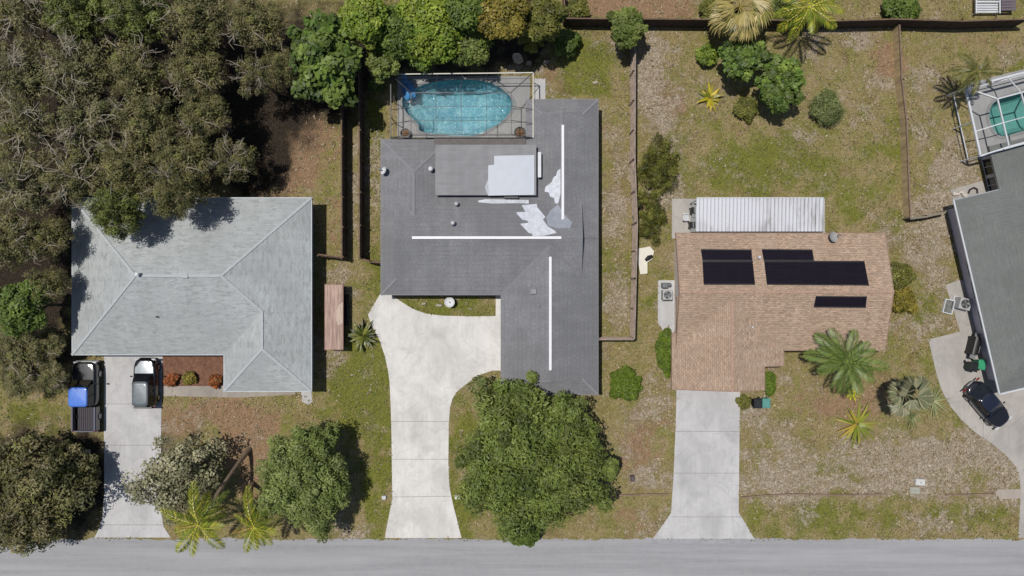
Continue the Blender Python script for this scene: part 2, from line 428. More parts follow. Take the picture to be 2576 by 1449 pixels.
def build_ground():
    ax = np.concatenate([[-700, -350, -180, -100, -65, -52], np.linspace(-46, 46, 430), [52, 65, 100, 180, 350, 700]])
    ay = np.concatenate([[-700, -350, -180, -100, -60, -36], np.linspace(-27, 27, 254), [36, 60, 100, 180, 350, 700]])
    X, Y = np.meshgrid(ax, ay); nx, ny = len(ax), len(ay)
    z = np.zeros_like(X)
    for pl in (POOL_MAIN, POOL_RIGHT):
        z[poly_in(X, Y, offs(pl, .38))] = -2.4
    co = np.stack([X, Y, z], -1).reshape(-1, 3).astype(np.float32)
    i = np.arange(nx - 1)[None, :] + np.arange(ny - 1)[:, None] * nx
    f = np.stack([i, i + 1, i + nx + 1, i + nx], -1).reshape(-1, 4)
    me = bpy.data.meshes.new('ground')
    me.vertices.add(len(co)); me.vertices.foreach_set('co', co.ravel())
    me.loops.add(f.size); me.loops.foreach_set('vertex_index', f.ravel().astype(np.int32))
    me.polygons.add(len(f)); me.polygons.foreach_set('loop_start', np.arange(0, f.size, 4, dtype=np.int32))
    me.update(); me.validate()
    at = me.attributes.new('cover', 'FLOAT_COLOR', 'POINT')
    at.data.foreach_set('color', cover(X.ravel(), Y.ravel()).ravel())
    m, nt, b = mat('lawn'); n = N(nt); co_ = n.coord()
    a = n.new('ShaderNodeAttribute'); a.attribute_name = 'cover'
    sp = n.new('ShaderNodeSeparateColor'); n.link(a.outputs['Color'], sp.inputs[0])
    n1 = n.noise(co_, .55, 9, .68, .3); n2 = n.noise(co_, 2.6, 8, .7, 1.2); n3 = n.noise(co_, 11, 6, .72, .8)
    n4 = n.noise(n.mapping(co_, (1, 1, 1), (31, 7, 0)), 1.3, 9, .7, .8)
    lawn = n.mix(n.ramp(n1, .36, .64), A(190, 172, 124), A(168, 162, 98))
    lawn = n.mix(n.ramp(n4, .5, .68), lawn, A(206, 182, 146))
    g = n.math('ADD', n.math('MULTIPLY', sp.outputs[0], .8), n.math('MULTIPLY', n.math('SUBTRACT', n1, .5), 2.6))
    grass = n.mix(n.ramp(n2, .35, .7), A(154, 156, 70), A(132, 142, 58))
    lawn = n.mix(n.math('MULTIPLY', n.ramp(g, .1, .85), .9), lawn, grass)
    d = n.math('ADD', sp.outputs[2], n.math('MULTIPLY', n.math('SUBTRACT', n4, .5), 1.8))
    lawn = n.mix(n.ramp(d, .3, .85), lawn, n.mix(n.ramp(n2, .3, .7), A(184, 150, 118), A(200, 166, 132)))
    # pale worn tufts and shell sand, in wriggling flecks with crevice shade painted dark between them
    fl = n.noise(n.mapping(co_, (1, 1, 1), (5, 9, 0)), 2.9, 3, .62, 1.5); fb = n.noise(n.mapping(co_, (1, 1, 1), (17, 3, 0)), .28, 4, .6, .3)
    w_ = n.math('ADD', sp.outputs[1], n.math('MULTIPLY', n.math('SUBTRACT', fb, .48), 2.5))
    amt = n.ramp(w_, -.12, .75)
    n5 = n.noise(n.mapping(co_, (1, 1, 1), (50, 11, 0)), 1.0, 8, .72, .7)
    sand = n.ramp(n.math('ADD', w_, n.math('MULTIPLY', n.math('SUBTRACT', n5, .5), 3.2)), .25, 1.0)
    lawn = n.mix(n.math('MULTIPLY', sand, .8), lawn, n.mix(n.ramp(n2, .35, .65), A(234, 218, 200), A(202, 182, 156)))
    brn = n.ramp(n.noise(n.mapping(co_, (1, 1, 1), (80, 61, 0)), .7, 8, .7, .6), .52, .7)
    lawn = n.mix(n.math('MULTIPLY', brn, .6), lawn, A(158, 130, 92))
    th = n.math('SUBTRACT', .645, n.math('MULTIPLY', amt, .155))
    e_ = n.math('SUBTRACT', fl, th)
    pale = n.mix(n.ramp(n2, .35, .65), A(238, 226, 206), A(212, 192, 166))
    lawn = n.mix(n.math('MULTIPLY', n.ramp(e_, -.16, -.02), n.math('MULTIPLY', amt, .5)), lawn, n.mix(1.0, lawn, (.55, .52, .48, 1), 'MULTIPLY'))
    lawn = n.mix(n.math('MULTIPLY', n.ramp(e_, .0, .08), n.math('MULTIPLY', amt, .8)), lawn, pale)
    sm = n.ramp(n.noise(n.mapping(co_, (1, 1, 1), (2, 40, 0)), 3.6, 4, .65, 1.0), .6, .72)
    lawn = n.mix(n.math('MULTIPLY', sm, .45), lawn, A(112, 96, 66))
    # bare twiggy litter under the trees, coloured darker to paint in their shade
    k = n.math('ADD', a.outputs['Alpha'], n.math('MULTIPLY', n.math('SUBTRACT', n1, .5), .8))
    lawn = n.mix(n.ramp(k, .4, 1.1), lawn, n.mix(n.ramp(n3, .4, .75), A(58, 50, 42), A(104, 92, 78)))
    lawn = n.mix(n.ramp(n3, .25, .78), n.mix(1.0, lawn, (.5, .5, .48, 1), 'MULTIPLY'), n.mix(1.0, lawn, (1.35, 1.33, 1.3, 1), 'MULTIPLY'))
    n.link(lawn, b.inputs['Base Color']); b.inputs['Roughness'].default_value = .95; b.inputs['Specular IOR Level'].default_value = .1
    n.bump(n.math('ADD', n.math('ADD', n2, n.math('MULTIPLY', n3, .6)), n.math('MULTIPLY', fl, 1.4)), 1.0, .17, b)
    o = bpy.data.objects.new('ground', me); COL.objects.link(o); me.materials.append(m)
    tag(o, kind='structure')
build_ground()

def slab(name, poly, m, z1=.03, z0=-.06):
    o = MB().prism(poly, z0, z1).build(name, m); return tag(o, kind='structure')

# road
def road_mat():
    m, nt, b = mat('road'); n = N(nt); co = n.coord()
    st = n.ramp(n.noise(n.mapping(co, (.05, 1.4, 1)), 1.1, 7, .62, .2), .3, .7)
    bl = n.ramp(n.noise(co, .3, 5, .6), .3, .7); gr = n.noise(co, 22, 5, .8); mid = n.ramp(n.noise(co, 2.4, 6, .7), .3, .7)
    c = A(168, 168, 170)
    base = n.mix(st, tuple(x * .8 for x in c[:3]) + (1,), tuple(min(.9, x * 1.12) for x in c[:3]) + (1,))
    base = n.mix(n.math('MULTIPLY', bl, .35), base, A(156, 157, 159))
    base = n.mix(n.math('MULTIPLY', mid, .3), base, A(182, 178, 174))
    base = n.mix(n.math('MULTIPLY', n.ramp(gr, .55, .8), .4), base, A(120, 120, 124))
    v = n.new('ShaderNodeTexVoronoi'); v.feature = 'DISTANCE_TO_EDGE'; v.inputs['Scale'].default_value = .16
    nn = n.new('ShaderNodeTexNoise'); nn.inputs['Scale'].default_value = .8; nn.inputs['Detail'].default_value = 6; n.link(co, nn.inputs['Vector'])
    wv = n.new('ShaderNodeMixRGB'); wv.inputs[0].default_value = .18; n.link(co, wv.inputs[1]); n.link(nn.outputs['Color'], wv.inputs[2]); n.link(wv.outputs[0], v.inputs['Vector'])
    crack = n.math('MULTIPLY', n.math('SUBTRACT', 1.0, n.ramp(v.outputs['Distance'], 0, .006)), n.ramp(n.noise(co, .18, 2), .5, .6))
    base = n.mix(n.math('MULTIPLY', crack, .0), base, A(80, 80, 84))
    n.link(base, b.inputs['Base Color']); b.inputs['Roughness'].default_value = .9; n.bump(gr, .3, .01, b)
    return m
yr = P(0, 1355).y
# ragged edge where the turf creeps over the asphalt
rr = random.Random(5); edge = []
x = -60.0
while x < 60:
    edge.append((x, yr + rr.uniform(-.13, .06) + .06 * math.sin(x * .7))); x += rr.uniform(.15, .6)
slab('road', [(-400, yr - 7.4), (400, yr - 7.4), (400, yr)] + edge[::-1] + [(-400, yr)], road_mat(), .012, -.2)
gut = plain('gutter_concrete', A(186, 182, 172), .9, .2, 2)
slab('gutter_strip', [P(1640, 1354), P(1898, 1354), P(1898, 1367), P(1640, 1367)], plain('gutter_patch', A(168, 168, 170), .9, .15, 2), .024, -.1)

def joints(parent, segs, wd=.045, z=.0345):
    jm = M.setdefault('joint', plain('joint', A(160, 156, 150), .9, .2, 3))
    for a, b_ in segs:
        a, b_ = P(*a), P(*b_); d = (b_ - a).normalized(); q = Vector((-d.y, d.x, 0)) * wd / 2
        MB().face([(a + q).xy[:] + (z,), (a - q).xy[:] + (z,), (b_ - q).xy[:] + (z,), (b_ + q).xy[:] + (z,)]).build('joint', jm, parent)

con_white = concrete('pale_concrete', A(244, 241, 235), .26, A(196, 184, 168))
con_grey = concrete('grey_concrete', A(216, 214, 212), .24)
con_old = concrete('old_concrete', A(196, 190, 182), .26, A(170, 160, 146))
con_deck = concrete('deck_concrete', A(172, 171, 168), .2)

MAIN_DRIVE = [(959, 735), (987, 735), (987, 745), (1000, 752), (1016, 763), (1030, 772), (1046, 780), (1072, 789), (1112, 794), (1180, 796), (1247, 795), (1247, 735), (1262, 735), (1262, 932), (1238, 932), (1213, 941), (1190, 953), (1172, 967), (1158, 978), (1149, 986), (1138, 1003),
              (1132, 1026), (1129, 1066), (1128, 1166), (1131, 1226), (1139, 1266), (1152, 1316), (1161, 1353), (968, 1353), (976, 1310), (987, 1253), (986, 1180), (985, 1100), (983, 1020), (980, 960), (976, 930), (968, 895), (956, 858), (946, 838), (934, 817), (926, 792), (938, 770)]
d2 = slab('driveway', gp(MAIN_DRIVE), con_white)
joints(d2, [((987, 1250), (1134, 1248)), ((984, 1060), (1129, 1060)), ((985, 1155), (1128, 1155))], .04)
LEFT_DRIVE = [(262, 880), (410, 880), (407, 1000), (405, 1130), (405, 1280), (412, 1325), (430, 1352), (238, 1352), (250, 1328), (258, 1300), (263, 1240), (262, 1100)]
d1 = slab('driveway', gp(LEFT_DRIVE), con_grey)
joints(d1, [((262, 1016), (406, 1016)), ((260, 1120), (405, 1120)), ((262, 1225), (405, 1225)), ((258, 1320), (410, 1320))])
PINK_DRIVE = [(1702, 965), (1862, 965), (1860, 1100), (1858, 1290), (1868, 1305), (1897, 1355), (1642, 1355), (1680, 1302), (1688, 1290), (1694, 1200), (1700, 1060)]
d3 = slab('driveway', gp(PINK_DRIVE), con_grey)
joints(d3, [((1688, 1300), (1866, 1300)), ((1696, 1190), (1858, 1190)), ((1700, 1085), (1860, 1085))])
RIGHT_DRIVE = [(2335, 854), (2415, 834), (2470, 800), (2900, 800), (2900, 1353), (2561, 1353), (2566, 1270), (2567, 1233), (2565, 1206), (2555, 1173), (2531, 1146), (2495, 1116), (2451, 1086), (2418, 1056), (2391, 1023), (2370, 985), (2358, 951)]
d4 = slab('driveway', gp(RIGHT_DRIVE), con_old)
RIGHT_PATH = [(2378, 717), (2410, 705), (2445, 705), (2490, 845), (2416, 838), (2404, 800)]
slab('path', gp(RIGHT_PATH), con_old, .026)
SIDEWALK = [(2510, 1231), (2569, 1230), (2569, 1254), (2516, 1256), (2506, 1250), (2505, 1237)]
slab('sidewalk', gp(SIDEWALK), concrete('sidewalk_concrete', A(190, 178, 164), .15), .022)
FRONT_WALK = [(409, 970), (560, 970), (600, 974), (740, 984), (745, 992), (600, 1000), (409, 996)]
slab('path', gp(FRONT_WALK), concrete('walk_concrete', A(184, 174, 162), .3), .02)
slab('path', gp([(756, 970), (782, 970), (786, 1010), (776, 1018), (760, 1010)]), con_grey, .02)
SIDE_PAD = [(1655, 705), (1703, 705), (1703, 812), (1690, 850), (1682, 815), (1674, 840), (1655, 812)]
slab('path', gp(SIDE_PAD), con_grey, .018)
BED = [(410, 880), (565, 880), (565, 971), (410, 971)]
slab('flower_bed', gp(BED), plain('mulch', A(128, 92, 72), .95, .45, 5, bump=1.0), .03)
slab('path', gp([(1344, 198), (1372, 198), (1372, 252), (1344, 252)]), con_grey, .02)
slab('patio', gp([(1690, 500), (2075, 500), (2075, 600), (1690, 600)]), con_old, .02)

# ------------------------------------------------------------------ roofs and walls
def roof(root, faces, m, fascia_m, name='roof', t=.18, dutch=True):
    """sloped faces (listed any way round) welded into one sheet, with a fascia board hung from its open edges"""
    mb = MB()
    for f in faces:
        pts = [Vector(p) for p in f]
        nrm = Vector()
        for a, b_ in zip(pts, pts[1:] + pts[:1]): nrm += a.cross(b_)
        if nrm.z < 0: pts.reverse()
        mb.face(pts)
    me = mb.mesh(); bm = bmesh.new(); bm.from_mesh(me)
    bmesh.ops.remove_doubles(bm, verts=bm.verts, dist=.004)
    fb = MB()
    for e in bm.edges:
        if len(e.link_faces) == 1:
            lp = e.link_loops[0]; a, b_ = lp.vert.co.copy(), lp.link_loop_next.vert.co.copy()
            d = b_ - a; o = Vector((d.y, -d.x, 0))
            if o.length < 1e-4: continue
            o.normalize(); o *= .02
            dz = Vector((0, 0, t)); up = Vector((0, 0, .012))
            fb.face([a + o - dz, b_ + o - dz, b_ + o + up, a + o + up])
            fb.face([a + o + up, b_ + o + up, b_ - o * 2 + up, a - o * 2 + up])
            fb.face([b_ - o - dz, a - o - dz, a - o - up, b_ - o - up])
            fb.face([a - o - dz, b_ - o - dz, b_ + o - dz, a + o - dz])
    bm.to_mesh(me); bm.free()
    me.update()
    ro = link(name, me, m, root)
    fo = fb.build('fascia', fascia_m, ro)
    return ro

def walls(root, poly, h, m, name='wall'):
    return MB().prism([(p[0], p[1]) for p in poly], 0, h).build(name, m, root)

def opening(root, a, b_, z0, z1, out, kind='window', frame=None, pane=None):
    """a framed window or door set in the wall line a-b; out = outward normal"""
    a, b_ = Vector(a), Vector(b_); out = Vector(out).normalized(); frame = frame or M['white_paint']
    d = (b_ - a).normalized(); z0, z1 = float(z0), float(z1)
    fr = MB(); w = .07; p = .05
    pa, pb = a + out * p / 2, b_ + out * p / 2
    for q in (pa, pb): fr.bar(q + Vector((0, 0, z0)), q + Vector((0, 0, z1)), w, p, up=out)
    fr.bar(pa + Vector((0, 0, z0)) + d * w / 2, pb + Vector((0, 0, z0)) - d * w / 2, p, w)
    fr.bar(pa + Vector((0, 0, z1)) + d * w / 2, pb + Vector((0, 0, z1)) - d * w / 2, p, w)
    if kind == 'window':
        mid = (pa + pb) / 2
        fr.bar(mid + Vector((0, 0, z0 + .05)), mid + Vector((0, 0, z1 - .05)), .045, p * .9, up=out)
    o = fr.build(kind, frame, root)
    c = (a + b_) / 2 + out * .012; L = (b_ - a).length
    g = MB(); ang = math.atan2(d.y, d.x)
    if kind == 'garage_door':
        for k in range(4):
            hh = (z1 - z0) / 4
            g.box((c.x, c.y, z0 + hh * (k + .5)), (L - .07, .03, hh - .02), Matrix.Rotation(ang, 3, 'Z'))
        g.build('door_leaf', M['white_paint'], o)
    elif kind == 'door':
        g.box((c.x, c.y, (z0 + z1) / 2), (L - .07, .03, z1 - z0), Matrix.Rotation(ang, 3, 'Z')); g.build('door_leaf', pane or M['cream_paint'], o)
    else:
        g.box((c.x, c.y, (z0 + z1) / 2), (L - .07, .02, z1 - z0), Matrix.Rotation(ang, 3, 'Z')); g.build('pane', M['glass'], o)
    return o

def on(X, Y, f):
    """the point of the surface z = f(x, y) that shows at plan pixel X, Y"""
    z = EVE
    for _ in range(12):
        p = P(X, Y, z); z = f(p.x, p.y)
    p.z = z; return p

# ---- house on the left: pale grey hip roof with a front wing
sh1 = shingle('pale_shingle', A(196, 200, 198), .19, .05, .42, .4, A(208, 212, 213), .5, .62, .5, .1, (1.1, 3.4, 1))
fas1 = plain('pale_fascia', A(206, 214, 218), .6, .08, 2)
stucco1 = plain('grey_stucco', A(196, 194, 188), .9, .1, 3, bump=.3)
h1 = thing('house', 'house with pale grey hipped shingle roof and a front wing, beside the woods', 'house', P(480, 740))
e = lambda X, Y: P(X, Y, EVE)
(xa, ya), (xb, yb) = e(181, 497).xy, e(784, 893).xy; xc = e(563, 0).x; yd = e(0, 985).y; p1 = .36
a_ = (ya - yb) / 2; b2 = (xb - xc) / 2; ym = (ya + yb) / 2
def z1(d): return EVE + p1 * d
R1 = (xa + a_, ym, z1(a_)); R2 = (xb - a_, ym, z1(a_)); R3 = (xb - b2, yb + b2, z1(b2)); R4 = (xb - b2, yd + b2, z1(b2))
NW, SW, NE, SE, IC, WS = (xa, ya, EVE), (xa, yb, EVE), (xb, ya, EVE), (xb, yd, EVE), (xc, yb, EVE), (xc, yd, EVE)
r1 = roof(h1, [[NW, SW, R1], [NW, R1, R2, NE], [SW, IC, R3, R2, R1], [NE, R2, R3, R4, SE], [IC, WS, R4, R3], [WS, SE, R4]], sh1, fas1)
# ridge and hip caps
cap = plain('ridge_cap', A(190, 194, 195), .8, .1, 4)
def caps(root, segs, m, w=.2, lift=.012, name='ridge_cap'):
    for a, b_ in segs:
        mb = MB()
        a, b_ = Vector(a), Vector(b_); d = b_ - a; L = d.length; d.normalize(); nseg = max(2, int(L / .5))
        for k in range(nseg):
            q0 = a + d * L * k / nseg; q1 = a + d * L * (k + 1.02) / nseg
            mb.bar(q0 + Vector((0, 0, lift + .016)), q1 + Vector((0, 0, lift)), w, .03)
        mb.build(name, m, root)
caps(r1, [(R1, R2), (NW, R1), (SW, R1), (NE, R2), (R2, R3), (R3, R4), (SE, R4), (WS, R4)], cap)
ins = .5
walls(h1, [(xa + ins, ya - ins), (xa + ins, yb + ins), (xc + ins, yb + ins), (xc + ins, yd + ins), (xb - ins, yd + ins), (xb - ins, ya - ins)], EVE - .05, stucco1)
def z_h1(x, y):
    d = min(x - xa, xb - x, ya - y, y - (yd if x > xc else yb)); return z1(d)
v = on(351, 690, z_h1); MB().lathe([(.1, -.1), (.1, .35), (.16, .36), (.17, .45), (.1, .5)], v, 12).build('vent_pipe', M['white_paint'], r1)
v = on(397, 797, z_h1); MB().lathe([(.06, -.1), (.06, .28), (.05, .3)], v, 10).build('vent_pipe', M['bronze'], r1)
v = on(466, 695, z_h1); MB().box(v + Vector((0, 0, .06)), (.5, .3, .12), None, .04).build('roof_vent', cap, r1)
for (X0, X1) in ((285, 330), (355, 395)): opening(h1, e(X0, 893).xy[:] + (0,) if 0 else (e(X0, 0).x, yb + ins, 0), (e(X1, 0).x, yb + ins, 0), .9, 2.0, (0, -1, 0))
opening(h1, (e(450, 0).x, yb + ins, 0), (e(482, 0).x, yb + ins, 0), .05, 2.08, (0, -1, 0), 'door')
opening(h1, (e(610, 0).x, yd + ins, 0), (e(740, 0).x, yd + ins, 0), .9, 2.0, (0, -1, 0))
for Y0, Y1 in ((560, 600), (690, 730), (840, 880)): opening(h1, (xb - ins, e(0, Y0).y, 0), (xb - ins, e(0, Y1).y, 0), .9, 2.0, (1, 0, 0))

# ---- middle house: dark grey roof of many wings round a pool court
sh2 = shingle('grey_shingle', A(143, 143, 145), .36, .1, .3, .36, A(172, 172, 174), .3, .4, .6, .42)
fas2 = plain('grey_fascia', A(128, 128, 131), .6, .12, 2)
stucco2 = plain('white_stucco', A(208, 206, 202), .9, .1, 3, bump=.3)
h2 = thing('house', 'house with dark grey roof of many wings and white ridge strips, beside the screened pool', 'house', P(1290, 620))
x0, x1, xs, xn = [e(X, 0).x for X in (958, 1505, 1260, 1323)]
yN, yW, yS, yB = [e(0, Y).y for Y in (250, 350, 742, 993)]
p2 = .25; g = 1.3
yR = (724.5 - 598) / PX * (H - 3.4) / H; hd = yR - yS; yNe = yR + hd
xg0 = x0 + g; xg1 = P(1460, 0, 2.8).x
xe = -152 / PX; xw = (x0 + xe) / 2; hw = (xe - x0) / 2
xr = (xs + x1) / 2; hs = (x1 - xs) / 2; xm = (xn + x1) / 2; hn = (x1 - xn) / 2
def zz(d): return EVE + p2 * d
zR = zz(hd)
oh = .12
main = [[(x0, yS, EVE), (xg1, yS, EVE), (xg1, yR, zR), (xg0 - oh, yR, zR), (xg0 - oh, yS + g, zz(g)), (xg0 - .001, yS + g, zz(g))],
        [(xg0 - oh, yR, zR), (xg1 + oh, yR, zR), (xg1 + oh, yNe - 1.2, zz(1.2)), (xg1 + oh, yNe, EVE), (xg0 - oh, yNe, EVE)]]
main[0] = [(x0, yS, EVE), (xg1, yS, EVE), (xg1 + oh, yS, EVE), (xg1 + oh, yR, zR), (xg0 - oh, yR, zR), (xg0 - oh, yS + g, zz(g))]
r2 = roof(h2, main, sh2, fas2)
roof(r2, [[(x0, yW, EVE), (x0, yS, EVE), (xg0, yS + g, zz(g)), (xg0, 6.4, zz(g)), (xw, 4.9, zz(hw)), (xw, yW - hw, zz(hw))],
          [(x0, yW, EVE), (xe, yW, EVE), (xw, yW - hw, zz(hw))],
          [(xe, yW, EVE), (xw, yW - hw, zz(hw)), (xw, 4.9, zz(hw)), (xe, 4.9, EVE)]], sh2, fas2, 'roof_wing')
roof(r2, [[(xs, yB, EVE), (xs, 3.5, EVE), (xr, 3.5, zz(hs)), (xr, yB + g - oh, zz(hs)), (xs + g - .002, yB + g - oh, zz(g)), (xs + g, yB + g, zz(g))][:5],
          [(x1, yB, EVE), (x1, yR, EVE), (xr, yR, zz(hs)), (xr, 3.5, zz(hs)), (xr, yB + g - oh, zz(hs)), (x1 - g + .002, yB + g - oh, zz(g))],
          [(xs, yB, EVE), (x1, yB, EVE), (x1 - g, yB + g, zz(g)), (xs + g, yB + g, zz(g))]], sh2, fas2, 'roof_wing')
roof(r2, [[(xn, yN, EVE), (xn, yR, EVE), (xm, yR, zz(hn)), (xm, yN - g + oh, zz(hn)), (xn + g, yN - g + oh, zz(g))],
          [(x1, yN, EVE), (x1, yR, EVE), (xm, yR, zz(hn)), (xm, yN - g + oh, zz(hn)), (x1 - g, yN - g + oh, zz(g))],
          [(xn, yN, EVE), (x1, yN, EVE), (x1 - g, yN - g, zz(g)), (xn + g, yN - g, zz(g))]], sh2, fas2, 'roof_wing')
def gable(root, a, b_, c, thick):
    t = Vector(thick); mb = MB()
    A_, B_, C_ = Vector(a), Vector(b_), Vector(c)
    mb.raw([A_, B_, C_, A_ + t, B_ + t, C_ + t], [(0, 1, 2), (5, 4, 3), (0, 3, 4, 1), (1, 4, 5, 2), (2, 5, 3, 0)])
    return mb.build('gable', fas2, root)
gable(h2, (xg0, yS + g, zz(g) - .02), (xg0, yNe - g, zz(g) - .02), (xg0, yR, zR - .04), (.06, 0, 0))
dE = x1 - xg1
gable(h2, (xg1 - .06, yS + dE, zz(dE) - .02), (xg1 - .06, yNe - dE, zz(dE) - .02), (xg1 - .06, yR, zR - .04), (.06, 0, 0))
gable(h2, (xs + g, yB + g, zz(g) - .02), (x1 - g, yB + g, zz(g) - .02), (xr, yB + g, zz(hs) - .04), (0, .06, 0))
gable(h2, (xn + g, yN - g, zz(g) - .02), (x1 - g, yN - g, zz(g) - .02), (xm, yN - g, zz(hn) - .04), (0, -.06, 0))
walls(h2, [(x0 + ins, yW - ins), (x0 + ins, yS + ins), (xs + ins, yS + ins), (xs + ins, yB + ins), (x1 - ins, yB + ins), (x1 - ins, yN - ins), (xn + ins, yN - ins), (xn + ins, yR + 4), (xe - .3, yR + 4), (xe - .3, yW - ins)], EVE - .06, stucco2)
# white ridge strips
ridge_white = plain('ridge_strip', A(244, 244, 246), .5, .04, 2)
def strip(a, b_): return MB().bar(Vector(a) + Vector((0, 0, .07)), Vector(b_) + Vector((0, 0, .07)), .21, .1).build('ridge_vent', ridge_white, r2)
strip((P(1037, 0, zR).x, yR, zR), (P(1412, 0, zR).x, yR, zR))
strip((xr, P(0, 646, zz(hs)).y, zz(hs)), (xr, P(0, 931, zz(hs)).y, zz(hs)))
strip((xm, P(0, 315, zz(hn)).y, zz(hn)), (xm, P(0, 555, zz(hn)).y, zz(hn)))
caps(r2, [((x0, yS, EVE), (xg0, yS + g, zz(g))), ((x0, yW, EVE), (xw, yW - hw, zz(hw))), ((xe, yW, EVE), (xw, yW - hw, zz(hw))), ((xw, yW - hw, zz(hw)), (xw, 5.75, zz(hw))),
          ((x1, yN, EVE), (x1 - g, yN - g, zz(g))), ((xn, yN, EVE), (xn + g, yN - g, zz(g))), ((xs, yB, EVE), (xs + g, yB + g, zz(g))), ((x1, yB, EVE), (x1 - g, yB + g, zz(g)))], plain('grey_cap', A(140, 140, 143), .8, .1, 4), .18)
valley = plain('valley_metal', A(124, 124, 127), .6, .15, 3)
caps(r2, [((xs, yS, EVE), (xr, yS + hs, zz(hs))), ((x1 - dE, yS + dE, zz(dE)), (xr, yS + hs, zz(hs))), ((xw, yNe - hw, zz(hw)), (xg0, yNe - g, zz(g)))], valley, .22, -.002, 'valley_flashing')
# flat roof over the court
flat_m = shingle('flat_sheet', A(162, 161, 162), 3.2, .1, .4, 1.9, A(176, 175, 176), .2, .1, .5)
zf = 3.2
fr_ = MB().prism(gp([(1095, 364), (1349, 364), (1349, 491), (1095, 491)], zf), zf - .16, zf).build('flat_roof', flat_m, h2)
pw = [(1228, 492), (1228, 416), (1243, 414), (1243, 392), (1344, 390), (1344, 490)]
MB().prism(gp(pw, zf + .03), zf + .002, zf + .03).build('white_panel', plain('white_membrane', A(200, 206, 214), .5, .05, 1.2), fr_)
MB().prism(gp([(1226, 490), (1220, 470), (1232, 440), (1229, 415), (1227, 490)], zf + .014), zf + .001, zf + .014).build('membrane_edge', plain('white_membrane_worn', A(190, 194, 200), .6, .2, 3), fr_)
MB().box(P(1286, 497, 2.9), (1.1, .12, .3)).build('gutter_box', M['bronze'], h2)
MB().box(P(1357, 415, 3.02), (.26, 2.0, .3)).build('white_curb', M['white_paint'], h2)
MB().prism(gp([(1092, 346), (1322, 346), (1322, 372), (1092, 372)], 2.45), 2.3, 2.45).build('eave_strip', plain('eave_brown', A(112, 106, 104), .8, .2, 3), h2)
# pale worn coating on the slopes
coat = plain('white_coating', A(214, 217, 224), .6, .2, 2.5)
def zN(x, y): return zz(yNe - y)
def zWn(x, y): return zz(x - xn)
def patch(pts, f, m=coat, lift=.012):
    q = [on(X, Y, f) + Vector((0, 0, lift)) for X, Y in pts]
    tri = tessellate_polygon([[Vector((v.x, v.y, 0)) for v in q]])
    mb = MB()
    fs = []
    for t in tri:
        a, b_, c = [q[i] for i in t]; fs.append(t if (b_ - a).cross(c - a).z > 0 else t[::-1])
    mb.raw(q, fs); return mb.build('roof_coating', m, r2)
patch([(1202, 505), (1222, 501), (1330, 503), (1330, 512), (1300, 511), (1240, 512), (1205, 509)], zN)
patch([(1312, 516), (1350, 513), (1352, 522), (1372, 546), (1366, 552), (1378, 570), (1396, 580), (1400, 586), (1368, 593), (1340, 594), (1338, 588), (1330, 586), (1320, 575), (1308, 563), (1330, 560), (1326, 555), (1314, 553), (1302, 540), (1299, 534), (1322, 533)], zN)
patch([(1372, 470), (1388, 458), (1392, 446), (1399, 442), (1402, 430), (1410, 424), (1410, 488), (1404, 512), (1396, 512), (1394, 498), (1384, 495), (1380, 484), (1370, 482)], zWn)
pale = plain('grey_coating', A(150, 155, 165), .6, .12, 3)
patch([(1404, 514), (1420, 540), (1440, 560), (1434, 574), (1400, 575), (1378, 568), (1374, 546), (1384, 530)], lambda x, y: max(zN(x, y), zWn(x, y)) + .01, pale, .016)
def zSW(x, y): return zz(x - xs)
for X, Y, w_ in ((1342, 733, .5), (1356, 769, .22)):
    v = on(X, Y, zSW); MB().box(v + Vector((0, 0, .08)), (w_, w_ * .9, .22), None, .05).build('roof_vent', plain('vent_grey', A(150, 148, 150), .6, .1, 3), r2)
for X, Y, rd in ((1140, 562, .13), (1149, 514, .12)):
    v = on(X, Y, zN); MB().lathe([(rd, -.1), (rd, .4), (rd * 1.5, .42), (rd * .9, .55)], v, 12).build('vent_pipe', plain('vent_pale', A(186, 186, 190), .5, .1, 3), r2)
v = on(1085, 427, lambda x, y: zz(max(0, xe - x))); MB().lathe([(.1, -.1), (.12, .3), (.2, .34), (.21, .46), (.14, .56), (.04, .6)], v, 14).build('vent_pipe', M['white_paint'], r2, smooth=True)
opening(h2, (xs + ins, e(0, 780).y, 0), (xs + ins, e(0, 905).y, 0), .03, 2.1, (-1, 0, 0), 'garage_door')
opening(h2, (e(1190, 0).x, yS + ins, 0), (e(1222, 0).x, yS + ins, 0), .05, 2.1, (0, -1, 0), 'door')
for X0, X1 in ((1010, 1060), (1090, 1150)): opening(h2, (e(X0, 0).x, yS + ins, 0), (e(X1, 0).x, yS + ins, 0), .8, 2.0, (0, -1, 0))
opening(h2, (e(1290, 0).x, yB + ins, 0), (e(1440, 0).x, yB + ins, 0), .9, 2.0, (0, -1, 0))
for Y0, Y1 in ((400, 440), (560, 620)): opening(h2, (x0 + ins, e(0, Y0).y, 0), (x0 + ins, e(0, Y1).y, 0), .9, 2.0, (-1, 0, 0))
for Y0, Y1 in ((330, 380), (640, 690), (850, 900)): opening(h2, (x1 - ins, e(0, Y0).y, 0), (x1 - ins, e(0, Y1).y, 0), .9, 2.0, (1, 0, 0))

